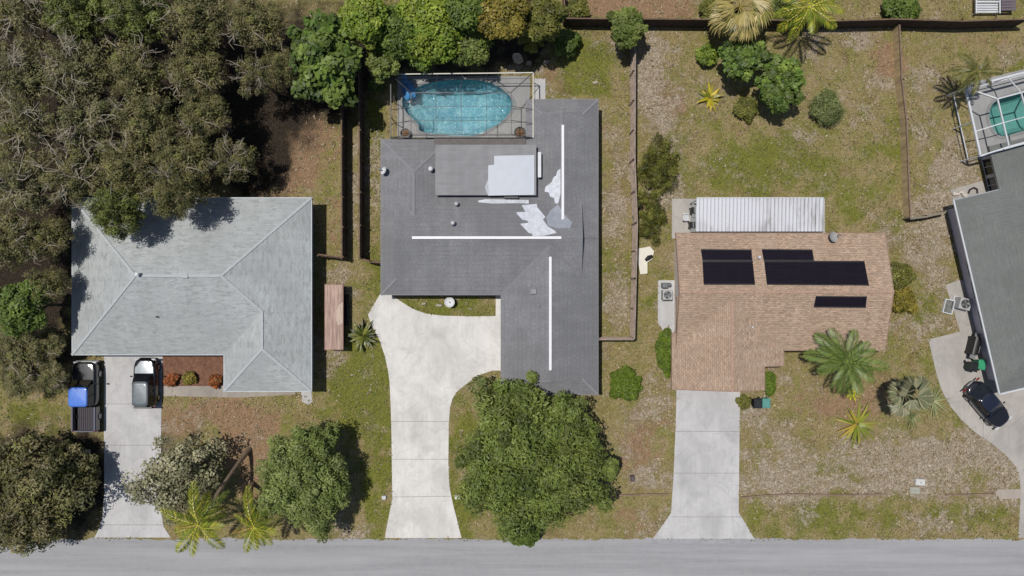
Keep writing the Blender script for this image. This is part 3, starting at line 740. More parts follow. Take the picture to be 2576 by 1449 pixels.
# ---- pink-brown shingled house with solar panels
sh3 = shingle('pink_shingle', A(208, 178, 152), .15, .42, .4, .3, A(218, 196, 174), 1.0, 1.1, .45, .3, (2.2, 7, 1), .4)
fas3 = plain('tan_fascia', A(158, 128, 110), .7, .12, 2)
stucco3 = plain('pink_stucco', A(240, 226, 214), .9, .08, 3, bump=.3)
h3 = thing('house', 'house with pinkish brown shingle roof carrying black solar panels', 'house', P(1960, 770))
xA, xB = e(1700, 0).x, e(2227, 0).x; yA, yC = e(0, 586).y, e(0, 882).y; yr3 = (yA + yC) / 2; hd3 = (yA - yC) / 2; p3 = .27
wx0, wx1 = e(1690, 0).x, e(1972, 0).x; wxr = (wx0 + wx1) / 2; wh = (wx1 - wx0) / 2; wyn, wyb, wym = e(0, 838).y, e(0, 980).y, e(0, 921).y; wxc = e(1919, 0).x
def z3(d): return EVE + p3 * d
pw3 = p3 * .93
def z3w(x): return EVE + pw3 * (wh - abs(x - wxr))
roof3 = roof(h3, [[(xA, yA, EVE), (xB, yA, EVE), (xB, yr3, z3(hd3)), (xA, yr3, z3(hd3))], [(xA, yC, EVE), (xB, yC, EVE), (xB, yr3, z3(hd3)), (xA, yr3, z3(hd3))]], sh3, fas3)
xi = xA + .06
roof(roof3, [[(wx0, wyb, EVE), (wx0, wyn, EVE), (xi, wyn, z3w(xi)), (xi, yr3 - .4, z3w(xi)), (wxr, yr3 - .4, z3w(wxr)), (wxr, wyb, z3w(wxr))],
             [(wx1, wym, EVE), (wx1, yC - .02, EVE), (wx1, yr3 - .4, EVE), (wxr, yr3 - .4, z3w(wxr)), (wxr, wyb, z3w(wxr)), (wxc, wyb, z3w(wxc)), (wxc, wym, z3w(wxc))]], sh3, fas3, 'roof_wing')
caps(roof3, [((xA, yr3, z3(hd3)), (xB, yr3, z3(hd3))), ((wxr, wyb, z3w(wxr)), (wxr, yr3 - .6, z3w(wxr)))], plain('pink_cap', A(184, 154, 132), .85, .3, 6), .2)
i3 = .45
wl3 = walls(h3, [(xA + .42, yA - i3), (xA + .42, wyb + i3), (wxc - .3, wyb + i3), (wxc - .3, wym + i3), (wx1 - i3, wym + i3), (wx1 - i3, yC + i3), (xB - .03, yC + i3), (xB - .03, yA - i3)], EVE - .05, stucco3)
for xx, t in ((xA + .42, .08), (xB - .03, -.08)):
    mb = MB(); vs = [Vector((xx, yA - i3, EVE - .06)), Vector((xx, yC + i3, EVE - .06)), Vector((xx, yr3, z3(hd3) - .14))]
    mb.raw(vs + [q + Vector((t, 0, 0)) for q in vs], [(0, 1, 2), (5, 4, 3), (0, 3, 4, 1), (1, 4, 5, 2), (2, 5, 3, 0)]); mb.build('gable', stucco3, h3)
mb = MB(); vs = [Vector((wx0 + .3, wyb + i3, EVE - .06)), Vector((wxc - .3, wyb + i3, EVE - .06)), Vector((wxc - .3, wyb + i3, z3w(wxc) - .16)), Vector((wxr, wyb + i3, z3w(wxr) - .14))]
mb.raw(vs + [q + Vector((0, .08, 0)) for q in vs], [(0, 1, 2, 3), (7, 6, 5, 4), (0, 4, 5, 1), (1, 5, 6, 2), (2, 6, 7, 3), (3, 7, 4, 0)]); mb.build('gable', stucco3, h3)
opening(h3, (e(1712, 0).x, wyb + i3, 0), (e(1850, 0).x, wyb + i3, 0), .03, 2.05, (0, -1, 0), 'garage_door')
opening(h3, (e(2040, 0).x, yC + i3, 0), (e(2130, 0).x, yC + i3, 0), .8, 2.0, (0, -1, 0))
opening(h3, (e(1985, 0).x, yC + i3, 0), (e(2012, 0).x, yC + i3, 0), .05, 2.05, (0, -1, 0), 'door')
for Y0, Y1 in ((640, 680), (780, 820)): opening(h3, (xB - .03, e(0, Y0).y, 0), (xB - .03, e(0, Y1).y, 0), .9, 2.0, (1, 0, 0))
def z3n(x, y): return z3(yA - y)
def z3s(x, y): return z3(y - yC)
for X, Y in ((1907, 648),):
    v = on(X, Y, z3n); MB().lathe([(.09, -.1), (.09, .3), (.13, .32), (.1, .42)], v, 10).build('vent_pipe', M['white_paint'], roof3)
for X, Y in ((1890, 823),):
    v = on(X, Y, lambda x, y: z3w(x)); MB().lathe([(.07, -.1), (.07, .32), (.06, .34)], v, 10).build('vent_pipe', M['white_paint'], roof3)
panel_m, nt, b = mat('solar_panel'); n = N(nt); uv = n.coord('UV')
br = n.new('ShaderNodeTexBrick'); br.offset = 0; n.link(uv, br.inputs['Vector']); br.inputs['Scale'].default_value = 1; br.inputs['Brick Width'].default_value = 1.2; br.inputs['Row Height'].default_value = .12; br.inputs['Mortar Size'].default_value = .012
br.inputs['Color1'].default_value = (.008, .006, .011, 1); br.inputs['Color2'].default_value = (.010, .008, .014, 1); br.inputs['Mortar'].default_value = (.014, .012, .018, 1)
n.link(br.outputs['Color'], b.inputs['Base Color']); b.inputs['Roughness'].default_value = .6; b.inputs['Specular IOR Level'].default_value = .05
def solar(pts, f, label):
    q = [on(X, Y, f) for X, Y in pts]
    q = [v + Vector((0, 0, .05)) for v in q]; lo = [v - Vector((0, 0, .035)) for v in q]
    root = thing('solar_panel', label, 'solar panel', sum(lo, Vector()) / 4, group='solar panels on the pink roof')
    mb = MB(); k = 4
    mb.raw(lo + q, [(3, 2, 1, 0)[::1], (4, 5, 6, 7)] + [(i, (i + 1) % k, k + (i + 1) % k, k + i) for i in range(k)])
    me = mb.mesh(); bm = bmesh.new(); bm.from_mesh(me); bmesh.ops.recalc_face_normals(bm, faces=bm.faces); bm.to_mesh(me); bm.free(); me.update()
    link('collector', me, panel_m, root)
    fb = MB(); up = Vector((0, 0, .012))
    for a, b_ in ((q[0], q[1]), (q[3], q[2])): fb.bar(a + up, b_ + up, .09, .05)
    fb.build('header_pipe', M['black_metal'], root)
solar([(1763, 628), (1890, 629), (1892, 655), (1767, 655)], z3n, 'narrow upper solar panel of the pair on the left of the roof')
solar([(1767, 658), (1893, 658), (1899, 715), (1770, 715)], z3n, 'broad lower solar panel of the pair on the left of the roof')
solar([(1916, 628), (2043, 629), (2047, 655), (1921, 655)], z3n, 'narrow upper solar panel above the longest black panel')
solar([(1922, 658), (2174, 658), (2185, 717), (1929, 715)], z3n, 'longest black solar panel in the middle of the pink roof')
solar([(2052, 746), (2180, 747), (2177, 773), (2047, 772)], z3s, 'small black solar panel alone on the front slope below the ridge')

# ---- grey house cut by the right edge, turned a little
sh4 = shingle('slate_shingle', A(130, 132, 128), .3, .06, .3, .5, A(142, 143, 140), .2, .3, .5, .3)
stucco4 = plain('lilac_stucco', A(236, 228, 238), .9, .1, 3, bump=.3)
h4o = thing('house', 'house with low dark grey roof and white gutter, cut off by the right edge', 'house', h4(8, 7))
W4 = 15.0; p4 = .13
def z4(d): return EVE + p4 * d
m4 = W4 / 2
c0, c1, c2, c3 = h4(0, 0, EVE), h4(L4, 0, EVE), h4(L4, W4, EVE), h4(0, W4, EVE)
ra, rb = h4(m4, m4, z4(m4)), h4(L4 - m4, m4, z4(m4))
r4 = roof(h4o, [[c0, c1, rb, ra], [c1, c2, rb], [c2, c3, ra, rb], [c3, c0, ra]], sh4, plain('pale_grey_fascia', A(176, 182, 186), .6, .1, 2))
vN, uN = 3.75, -3.55
roof(r4, [[h4(uN, vN, EVE), h4(uN, W4, EVE), h4(uN + 4.5, W4, z4(4.5)), h4(uN + 4.5, vN + 4.5, z4(4.5))], [h4(uN, vN, EVE), h4(uN + 4.5, vN + 4.5, z4(4.5)), h4(5.3, vN + 4.5, z4(4.5)), h4(5.3, vN, EVE)], [h4(uN + 4.5, vN + 4.5, z4(4.5)), h4(uN + 4.5, W4, z4(4.5)), h4(5.3, W4, z4(4.5)), h4(5.3, vN + 4.5, z4(4.5))]], sh4, plain('grey_fascia_dark', A(120, 122, 120), .6, .1, 2), 'roof_wing')
i4 = .72
walls(h4o, [h4(i4, i4), h4(L4 - i4, i4), h4(L4 - i4, W4 - i4), h4(uN + i4, W4 - i4), h4(uN + i4, vN + i4), h4(i4, vN + i4)], EVE - .05, stucco4)
gb = MB(); g0, g1 = h4(-.05, -.05, EVE - .02), h4(L4 + .05, -.05, EVE - .02)
gb.bar(g0, g1, .09, .1); gb.bar(h4(L4 + .06, .02, EVE - .02), h4(L4 + .06, W4, EVE - .02), .09, .1); gb.build('gutter', M['white_paint'], r4)
for ua, ub in ((5.3, 6.5), (6.9, 8.4), (9.4, 10.9)):
    opening(h4o, h4(ua, i4), h4(ub, i4), .85, 2.0, -V4)
for ua, ub in ((-2.7, -1.3), (-1.1, .2), (.3, .66)):
    opening(h4o, h4(ua, vN + i4), h4(ub, vN + i4), .1, 2.1, -V4)
opening(h4o, h4(L4 - i4, 3), h4(L4 - i4, 8), .03, 2.1, U4, 'garage_door')
# ------------------------------------------------------------------ pools
def pool(label, outline, deck, plaster, tint, loc):
    root = thing('swimming_pool', label, 'swimming pool', loc)
    deckz = .05
    # deck with the pool cut out
    c = sum(outline, Vector()) / len(outline)
    ou = [Vector((p.x, p.y, 0)) for p in deck]; inn = [Vector((p.x, p.y, 0)) for p in outline]
    allp = ou + inn; tri = tessellate_polygon([ou, inn[::-1]])
    idx = list(range(len(ou))) + list(range(len(ou), len(allp)))[::-1]
    mb = MB(); fs = []
    for t in tri:
        t = [idx[i] for i in t]; a, b_, d = [allp[i] for i in t]
        fs.append(t if (b_ - a).cross(d - a).z > 0 else t[::-1])
    mb.raw([(p.x, p.y, deckz) for p in allp], fs)
    n_ = len(ou)
    for i in range(n_):
        a, b_ = ou[i], ou[(i + 1) % n_]
        mb.face([(a.x, a.y, -.1), (b_.x, b_.y, -.1), (b_.x, b_.y, deckz), (a.x, a.y, deckz)])
    tag(mb.build('pool_deck', con_deck), kind='structure')
    # coping
    k = len(outline); cp = MB()
    o1 = [c + (p - c) * 1.0 + (p - c).normalized() * .26 for p in outline]; z0, zt = deckz - .02, deckz + .035
    for i in range(k):
        j = (i + 1) % k; a, b_, A_, B_ = outline[i], outline[j], o1[i], o1[j]
        q = lambda p, z: (p.x, p.y, z)
        cp.face([q(A_, zt), q(a, zt), q(b_, zt), q(B_, zt)][::-1]); cp.face([q(a, zt), q(a, z0 - .2), q(b_, z0 - .2), q(b_, zt)]); cp.face([q(A_, z0), q(A_, zt), q(B_, zt), q(B_, z0)])
    me = cp.mesh(); bm = bmesh.new(); bm.from_mesh(me); bmesh.ops.recalc_face_normals(bm, faces=bm.faces); bm.to_mesh(me); bm.free(); me.update()
    link('coping', me, concrete('coping_concrete', A(150, 152, 150), .2), root)
    # basin
    bs = MB(); rings = []
    for s_, z in ((1.0, -.02), (.985, -.6), (.9, -1.1), (.7, -1.5), (.35, -1.7)): rings.append([(c.x + (p.x - c.x) * s_, c.y + (p.y - c.y) * s_, z) for p in outline])
    vs = [p for r_ in rings for p in r_]; fs = []
    for r_ in range(len(rings) - 1):
        for i in range(k): fs.append((r_ * k + i, r_ * k + (i + 1) % k, (r_ + 1) * k + (i + 1) % k, (r_ + 1) * k + i))
    fs.append(tuple(range((len(rings) - 1) * k, len(rings) * k)))
    bs.raw(vs, fs); me = bs.mesh(); bm = bmesh.new(); bm.from_mesh(me); bmesh.ops.recalc_face_normals(bm, faces=bm.faces)
    for f in bm.faces: f.normal_flip()
    bm.to_mesh(me); bm.free(); me.update()
    link('basin', me, plaster, root, smooth=False)
    mb = MB().prism([(p.x, p.y) for p in outline], -.14, -.13)
    mb = MB(); tri = tessellate_polygon([inn]); fs = []
    for t in tri:
        a, b_, d = [inn[i] for i in t]; fs.append(t if (b_ - a).cross(d - a).z > 0 else t[::-1])
    mb.raw([(p.x, p.y, -.1) for p in inn], fs); mb.build('water', tint, root)
    return root

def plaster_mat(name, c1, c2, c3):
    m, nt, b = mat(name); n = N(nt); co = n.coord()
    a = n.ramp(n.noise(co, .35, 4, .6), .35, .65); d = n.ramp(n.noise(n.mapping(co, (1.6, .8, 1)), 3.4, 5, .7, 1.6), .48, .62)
    base = n.mix(a, c1, c2); base = n.mix(n.math('MULTIPLY', d, .7), base, c3)  # pale flecks paint ripple glints of the water into the plaster
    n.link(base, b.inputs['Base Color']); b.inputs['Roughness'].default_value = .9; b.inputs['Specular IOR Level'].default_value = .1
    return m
def water_mat(name, tint, rough=.03):
    m, nt, b = mat(name); n = N(nt); nt.nodes.remove(b)
    tr = n.new('ShaderNodeBsdfTransparent'); tr.inputs['Color'].default_value = tint
    gl = n.new('ShaderNodeBsdfGlossy'); gl.inputs['Roughness'].default_value = rough; gl.inputs['Color'].default_value = (.9, .95, 1, 1)
    co = n.coord(); w1 = n.noise(n.mapping(co, (1.2, .55, 1)), 2.4, 6, .7, 1.4)
    bp = n.new('ShaderNodeBump'); bp.inputs['Strength'].default_value = .5; bp.inputs['Distance'].default_value = .12; n.link(w1, bp.inputs['Height']); n.link(bp.outputs[0], gl.inputs['Normal'])
    fr = n.new('ShaderNodeFresnel'); fr.inputs['IOR'].default_value = 1.33; n.link(bp.outputs[0], fr.inputs['Normal'])
    mx = n.new('ShaderNodeMixShader'); n.link(n.math('MINIMUM', n.math('MULTIPLY', fr.outputs[0], 1.6), 1.0), mx.inputs[0]); n.link(tr.outputs[0], mx.inputs[1]); n.link(gl.outputs[0], mx.inputs[2])
    n.link(mx.outputs[0], nt.nodes['Material Output'].inputs['Surface'])
    return m
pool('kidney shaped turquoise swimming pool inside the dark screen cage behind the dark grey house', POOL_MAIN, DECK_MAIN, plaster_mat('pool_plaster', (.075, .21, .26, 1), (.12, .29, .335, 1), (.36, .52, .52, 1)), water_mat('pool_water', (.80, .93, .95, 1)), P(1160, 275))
pool('green teal swimming pool inside the white framed cage at the right edge', POOL_RIGHT, DECK_RIGHT, plaster_mat('pool_plaster_green', (.09, .235, .215, 1), (.11, .26, .24, 1), (.13, .28, .255, 1)), water_mat('pool_water_green', (.86, .95, .93, 1)), P(2570, 285))

def cage(label, corners, inset, zl, zh, nx, ny, m, m_lit, t=.075, skip=(), group=None):
    """screen cage: posts, eave beams, hip rafters, a raised flat middle with purlins. corners: NW, NE, SE, SW"""
    c = [Vector((p.x, p.y, 0)) for p in corners]; ctr = sum(c, Vector()) / 4
    root = thing('pool_cage', label, 'pool cage', ctr)
    up = Vector((0, 0, 1))
    def bil(s_, t_): return (c[0] * (1 - s_) + c[1] * s_) * (1 - t_) + (c[3] * (1 - s_) + c[2] * s_) * t_
    lw = (c[1] - c[0]).length; lh = (c[3] - c[0]).length; iu, iv = inset / lw, inset / lh
    inner = [bil(iu, iv), bil(1 - iu, iv), bil(1 - iu, 1 - iv * .06), bil(iu, 1 - iv * .06)]
    names = ['n', 'e', 's', 'w']
    for i in range(4):
        if names[i] in skip: continue
        a, b_ = c[i], c[(i + 1) % 4]; L = (b_ - a).length; k = nx if i % 2 == 0 else ny
        MB().bar(a + up * zl, b_ + up * zl, t * 1.5, t * 1.5).build('eave_beam', m_lit if i in (0, 1) else m, root)  # north and east beams get a paler colour to paint reflected light
        MB().bar(a + up * .95, b_ + up * .95, t * .6, t * .6).build('chair_rail', m, root)
        for j in range(k): 
            p = a + (b_ - a) * j / k; MB().bar(p + up * .05, p + up * zl, t, t).build('post', m, root)
    for i in range(4):
        a, b_ = inner[i], inner[(i + 1) % 4]
        MB().bar(a + up * zh, b_ + up * zh, t, t).build('ridge_beam', m, root)
        MB().bar(c[i] + up * zl, inner[i] + up * zh, t, t).build('hip_rafter', m, root)
    def inn(s_, t_): return (inner[0] * (1 - s_) + inner[1] * s_) * (1 - t_) + (inner[3] * (1 - s_) + inner[2] * s_) * t_
    for j in range(1, nx):
        s_ = j / nx; MB().bar(inn(s_, 0) + up * zh, inn(s_, 1) + up * zh, t * .8, t).build('purlin', m, root)
        MB().bar(bil(iu + s_ * (1 - 2 * iu), 0) + up * zl, inn(s_, 0) + up * zh, t * .7, t * .7).build('rafter', m, root)
    for j in range(1, ny):
        t_ = j / ny; MB().bar(inn(0, t_) + up * zh, inn(1, t_) + up * zh, t * .6, t * .8).build('purlin', m, root)
        for s0, s1 in ((0, 0), (1, 1)):
            MB().bar(bil(s0, iv + t_ * (1 - iv)) + up * zl, inn(s1, t_) + up * zh, t * .7, t * .7).build('rafter', m, root)
    return root
zc = 2.45
MB_ = cage('dark bronze screen cage over the kidney shaped pool', [P(983, 187, zc), P(1341, 183, zc), P(1341, 347, zc), P(983, 347, zc)], 1.75, zc, 3.3, 4, 3, M['bronze'], M['cream_paint'], .05)  # cream on the bronze frame paints in reflected light
cage('white framed screen cage over the teal pool', [P(2428, 221, zc), P(2640, 166, zc), P(2690, 330, zc), P(2466, 392, zc)], 1.6, zc, 3.4, 2, 2, M['white_paint'], M['white_paint'], .1)

# blue cover heaped in the corner of the deck
def cloth_heap(label, X, Y, rx, ry, h, m, seed, name, cat, ang=0):
    rr = random.Random(seed); mb = MB(); n = 22; rows = 7; c = P(X, Y); vs = []
    for i in range(rows + 1):
        f = i / rows
        for k in range(n):
            t = 2 * math.pi * k / n; wv = 1 + .16 * math.sin(3 * t + seed) + .1 * math.sin(5 * t + i)
            x, y = rx * f * wv * math.cos(t), ry * f * wv * math.sin(t)
            x, y = x * math.cos(ang) - y * math.sin(ang), x * math.sin(ang) + y * math.cos(ang)
            z = .06 + h * (1 - f ** 2) * (1 + .3 * mnoise.noise(Vector((x * 1.6, y * 1.6, seed)))) * (1 if i < rows else 0) + (.04 * rr.random() if i < rows else 0)
            vs.append((c.x + x, c.y + y, z))
    fs = [(i * n + k, (i + 1) * n + k, (i + 1) * n + (k + 1) % n, i * n + (k + 1) % n) for i in range(rows) for k in range(n)]
    mb.raw(vs, fs); o = mb.build(name, m, None, smooth=True); return tag(o, label, cat)
cloth_heap('bright blue solar cover pulled off into the corner of the pool deck', 1026, 222, .55, 1.05, .32, plain('blue_sheet', A(76, 142, 196), .4, .25, 2), 3, 'pool_cover', 'pool cover', R(20))
# pots in the two lower corners of the cage
def pot(X, Y, r, h, label):
    root = thing('planter_pot', label, 'planter', P(X, Y, .05)); c = P(X, Y, .05)
    MB().lathe([(r * .6, 0), (r * .95, h * .7), (r, h), (r * .86, h), (r * .8, h * .8)], c, 18).build('bowl', plain('pot_glaze', (.03, .028, .026, 1), .5, .3, 4), root, smooth=False)
    MB().lathe([(r * .2, h * .7), (r * .8, h * .78), (r * .3, h * .86)], c, 14).build('soil', plain('pot_soil', A(122, 92, 66), .95, .4, 6), root)
pot(1022, 338, .42, .5, 'dark round planter at the bottom left corner of the pool cage')
pot(1308, 337, .5, .55, 'dark round planter at the bottom right corner of the pool cage')

# ------------------------------------------------------------------ fences
def fence(label, runs, h=1.75, m=None, top=None, step=2.4, t=.05, solid=True, name='fence', capw=.11, group=None, side=1, nrail=2):
    """runs: lists of plan points of the TOP edge. one panel part per straight run, posts and cap rails as parts"""
    m = m or M['dark_wood']; top = top or M['mid_wood']
    allp = [P(X, Y, h) for run in runs for X, Y in run]
    root = thing(name, label, 'fence', (allp[0].x, allp[0].y, 0), group=group)
    rr = random.Random(len(allp) * 7 + int(abs(allp[0].x) * 10))
    for run in runs:
        pts = [P(X, Y, h) for X, Y in run]
        for a, b_ in zip(pts, pts[1:]):
            d = b_ - a; d.z = 0; L = d.length; d.normalize(); q = Vector((-d.y, d.x, 0))
            mb = MB(); k = max(1, int(L / .15)); wd = L / k
            for i in range(k):
                c = a + d * wd * (i + .5); hh = h - rr.uniform(0, .04); c = Vector((c.x, c.y, hh / 2)) + q * rr.uniform(-.008, .008)
                if not solid and i % 2: continue
                mb.box(c, (wd * .96, t * .5, hh), Matrix.Rotation(math.atan2(d.y, d.x), 3, 'Z'))
            mb.build('panel', m, root)
            MB().bar(a + Vector((0, 0, .01)), b_ + Vector((0, 0, .01)), capw, .04).build('cap_rail', top, root)
            for ri in range(nrail):
                zz_ = .35 + (h - .7) * ri / (nrail - 1); so_ = side * .07; MB().bar((a.x + q.x * so_, a.y + q.y * so_, zz_), (b_.x + q.x * so_, b_.y + q.y * so_, zz_), .1, .09).build('rail', top, root)
            np_ = max(1, round(L / step))
            for i in range(np_ + 1):
                p = a + d * L * i / np_ + q * .1 * side; MB().box((p.x, p.y, (h + .06) / 2), (.1, .1, h + .06), Matrix.Rotation(math.atan2(d.y, d.x), 3, 'Z')).build('post', top, root)
    return root
fence('dark board fence nearest the pale grey house, running from the trees to a corner below', [[(859, 190), (859, 420), (860, 646)], [(860, 647), (800, 640)]])
fence('dark board fence along the left side of the dark grey house', [[(903, 180), (904, 400), (904, 650)], [(906, 652), (930, 659), (962, 661)]])
fence('brown board fence between the dark grey house and the yard of the pink house', [[(1598, 100), (1597, 400), (1603, 560), (1600, 700), (1596, 853)], [(1594, 854), (1506, 854)]], 1.9, m=plain('pale_boards', A(176, 156, 138), .85, .3, 2.2, stretch=(1, 1, .2)), top=plain('pale_rail', A(160, 142, 128), .85, .35, 2.2), side=-1, nrail=3)
fence('long dark board fence across the top of the photo', [[(1419, -25), (1420, 46)], [(1421, 46), (1815, 49), (2120, 52), (2250, 48), (2420, 53), (2590, 48)]])
fence('weathered plank fence between the back yards, left of the white framed pool cage', [[(2263, 60), (2269, 200), (2281, 300), (2286, 435), (2291, 547)]], 1.05, plain('olive_boards', A(214, 188, 144), .85, .35, 2.2, stretch=(1, 1, .2)), M['weathered_wood'])
fence('low timber fence meeting the wall of the house at the right edge', [[(2290, 550), (2330, 545), (2379, 534)]], 1.1, M['mid_wood'], plain('grey_rail', A(140, 132, 112), .8, .2, 3), capw=.16)

# ------------------------------------------------------------------ yard furniture
def plank_top(X0, Y0, X1, Y1, h, label):
    a, b_ = P(X0, Y0, h), P(X1, Y1, h); c = (a + b_) / 2; w_, l_ = abs(b_.x - a.x), abs(b_.y - a.y)
    root = thing('wood_shed', label, 'shed', (c.x, c.y, 0)); mb = MB(); k = 9; rr = random.Random(4)
    red = plain('red_planks', A(188, 160, 144), .85, .5, .9, bump=.5, stretch=(9, .7, 1))
    for i in range(k):
        mb.box((a.x + (i + .5) * w_ / k, c.y + rr.uniform(-.03, .03), h - .03), (w_ / k * .95, l_, .05 + rr.uniform(0, .02)))
    mb.build('roof', red, root)
    MB().prism([(c.x + .12, c.y + .3), (c.x + .38, c.y + 1.0), (c.x + .74, c.y + 1.2), (c.x + .72, c.y - .5), (c.x + .3, c.y - .7)], h + .022, h + .034).build('bare_patch', plain('bare_wood', A(206, 184, 166), .85, .2, 2, stretch=(8, .6, 1)), root)
    fr = plain('shed_trim', A(150, 116, 104), .8, .2, 3)
    for s_ in (-1, 1):
        MB().box((c.x, c.y + s_ * (l_ / 2 + .03), h - .05), (w_ + .1, .06, .12)).build('trim', fr, root)
        MB().box((c.x + s_ * (w_ / 2 + .03), c.y, h - .05), (.06, l_, .12)).build('trim', fr, root)
    MB().box((c.x, c.y, h / 2 - .06), (w_ - .35, l_ - .3, h - .14)).build('wall', M['dark_wood'], root)
plank_top(818, 716, 862, 879, 1.5, 'narrow shed with reddish plank roof, beside the pale grey house')
t = tag(MB().tube([P(870, 742, .1), P(873, 770, .1), P(873, 800, .1), P(870, 818, .1)], .22, 12).build('gas_tank', M['black_metal'], None, smooth=True), 'long black cylinder lying beside the reddish plank shed', 'tank')

# metal patio roof
a, b_ = P(1752, 498, 2.45), P(2072, 582, 2.45)
root = thing('patio_cover', 'white corrugated metal patio cover behind the pink house', 'patio cover', ((a.x + b_.x) / 2, (a.y + b_.y) / 2, 0))
mb = MB(); k = 34; w_ = (b_.x - a.x) / k
for i in range(k):
    X0 = a.x + i * w_
    for f0, f1, z0, z1_ in ((0, .7, 0, 0), (.7, .8, 0, .15), (.8, .86, .15, .15), (.86, 1, .15, 0)):
        mb.face([(X0 + f0 * w_, b_.y, 2.35 + z0), (X0 + f1 * w_, b_.y, 2.35 + z1_), (X0 + f1 * w_, a.y, 2.5 + z1_), (X0 + f0 * w_, a.y, 2.5 + z0)])
m, nt, b = mat('corrugated_metal'); n = N(nt); co = n.coord()
f = n.ramp(n.noise(n.mapping(co, (2.6, .22, 1)), 1.3, 6, .7, .3), .4, .75); f2 = n.ramp(n.noise(n.mapping(co, (.5, .5, 1)), .5, 4), .4, .6)
n.link(n.mix(n.math('MULTIPLY', n.math('MULTIPLY', f, f2), .95), A(222, 223, 227), A(140, 130, 124)), b.inputs['Base Color']); b.inputs['Roughness'].default_value = .45
mb.build('sheet', m, root)
MB().bar((a.x, a.y, 2.47), (b_.x, a.y, 2.47), .08, .14).build('beam', M['white_paint'], root); MB().bar((a.x, b_.y - .04, 2.27), (b_.x, b_.y - .04, 2.27), .08, .14).build('beam', M['bronze'], root)
for i in range(5):
    px = a.x + .1 + (b_.x - a.x - .2) * i / 4; MB().box((px, a.y - .15, 1.2), (.09, .09, 2.4)).build('post', M['white_paint'], root)
MB().prism(gp([(1750, 520), (1766, 520), (1766, 582), (1750, 582)], 2.2), 2.15, 2.2).build('side_sheet', plain('side_sheet', A(190, 190, 192), .5, .1, 2, stretch=(4, .4, 1)), root)

def grill(X, Y, label, rz=0, s_=1.0):
    root = thing('barbecue_grill', label, 'grill', P(X, Y), rz)
    MB().box((0, 0, .45), (1.0 * s_, .5, .7), None, .03).build('cabinet', M['black_metal'], root, True)
    mb = MB(); pts = []
    for i in range(9):
        t_ = math.pi * i / 8; pts.append((math.cos(t_) * .28, .82 + math.sin(t_) * .24))
    vs = [(-.5 * s_, y, z) for y, z in pts] + [(.5 * s_, y, z) for y, z in pts]; k = len(pts)
    mb.raw(vs, [(i, i + 1, k + i + 1, k + i) for i in range(k - 1)] + [tuple(range(k))[::-1], tuple(range(k, 2 * k))]); mb.build('lid', M['black_metal'], root, True)
    MB().bar((-.35 * s_, -.3, .98), (.35 * s_, -.3, .98), .04).build('handle', M['grey_metal'], root, True)
    for sx in (-1, 1):
        MB().box((sx * (.5 * s_ + .17), 0, .8), (.32, .45, .04)).build('shelf', M['grey_metal'], root, True)
        for sy in (-1, 1): MB().lathe([(.07, -.02), (.08, 0), (.07, .02)], (sx * .42 * s_, sy * .2, .05), 10).build('wheel', M['rubber'], root, True)
    return root
grill(1741, 532, 'small black grill by the left end of the white patio cover', R(90), .5)
grill(1738, 568, 'black grill nearest the wall of the pink house', R(90), .5)
def chair(X, Y, label, rz):
    root = thing('garden_chair', label, 'chair', P(X, Y), rz); wp = M['white_paint']
    mb = MB()
    for i in range(5): mb.box((0, -.2 + i * .1, .42), (.5, .08, .03))
    mb.build('seat', wp, root, True); mb = MB()
    for i in range(5): mb.bar((-.2 + i * .1, .26, .45), (-.2 + i * .1, .36, .9), .07, .03, up=(0, 1, 0))
    mb.bar((-.25, .36, .9), (.25, .36, .9), .05); mb.build('backrest', wp, root, True)
    for sx in (-1, 1):
        MB().bar((sx * .27, -.22, .62), (sx * .27, .3, .62), .06, .03).build('armrest', wp, root, True)
        for sy in (-1, 1): MB().bar((sx * .24, sy * .22, 0), (sx * .24, sy * .22, .61), .05).build('leg', wp, root, True)
chair(1723, 548, 'white slatted garden chair beside the grills at the patio cover', R(90))
def ac(X, Y, rz, label, s_=.85):
    root = thing('air_conditioner', label, 'air conditioner', P(X, Y, .02), rz); c = plain('ac_' + str(int(X)), A(188, 188, 186), .5, .1, 3)
    MB().box((0, 0, .04), (s_ + .25, s_ + .25, .08)).build('pad', con_grey, root, True)
    MB().box((0, 0, .48), (s_, s_, .8), None, .04).build('case', c, root, True)
    mb = MB()
    for i in range(5):
        rd = s_ * (.1 + .07 * i); mb.tube([(rd * math.cos(t_ * math.pi / 10), rd * math.sin(t_ * math.pi / 10), .9) for t_ in range(21)], .009, 4, False)
    for i in range(4): mb.bar((-s_ * .4 * math.cos(i * math.pi / 4), -s_ * .4 * math.sin(i * math.pi / 4), .9), (s_ * .4 * math.cos(i * math.pi / 4), s_ * .4 * math.sin(i * math.pi / 4), .9), .012)
    mb.build('fan_grille', M['grey_metal'], root, True)
    MB().lathe([(s_ * .4, .88), (s_ * .4, .884), (0.01, .885)], (0, 0, 0), 24).build('fan_well', M['black_metal'], root, True)
    mb = MB()
    for i in range(4):
        t_ = i * math.pi / 2 + .4; mb.raw([Vector((math.cos(t_ + q) * r_, math.sin(t_ + q) * r_, .888 + zz_)) for r_, q, zz_ in ((.06, 0, 0), (s_ * .34, -.25, 0), (s_ * .34, .3, .006), (.06, .6, .006))], [(0, 1, 2, 3)])
    mb.build('fan_blades', M['grey_metal'], root, True)
    return root
ac(1674, 742, 0, 'grey air conditioner on the slab beside the pink house', .8)
ac(2412, 764, R(-14), 'white air conditioner against the wall of the house at the right edge', .95)
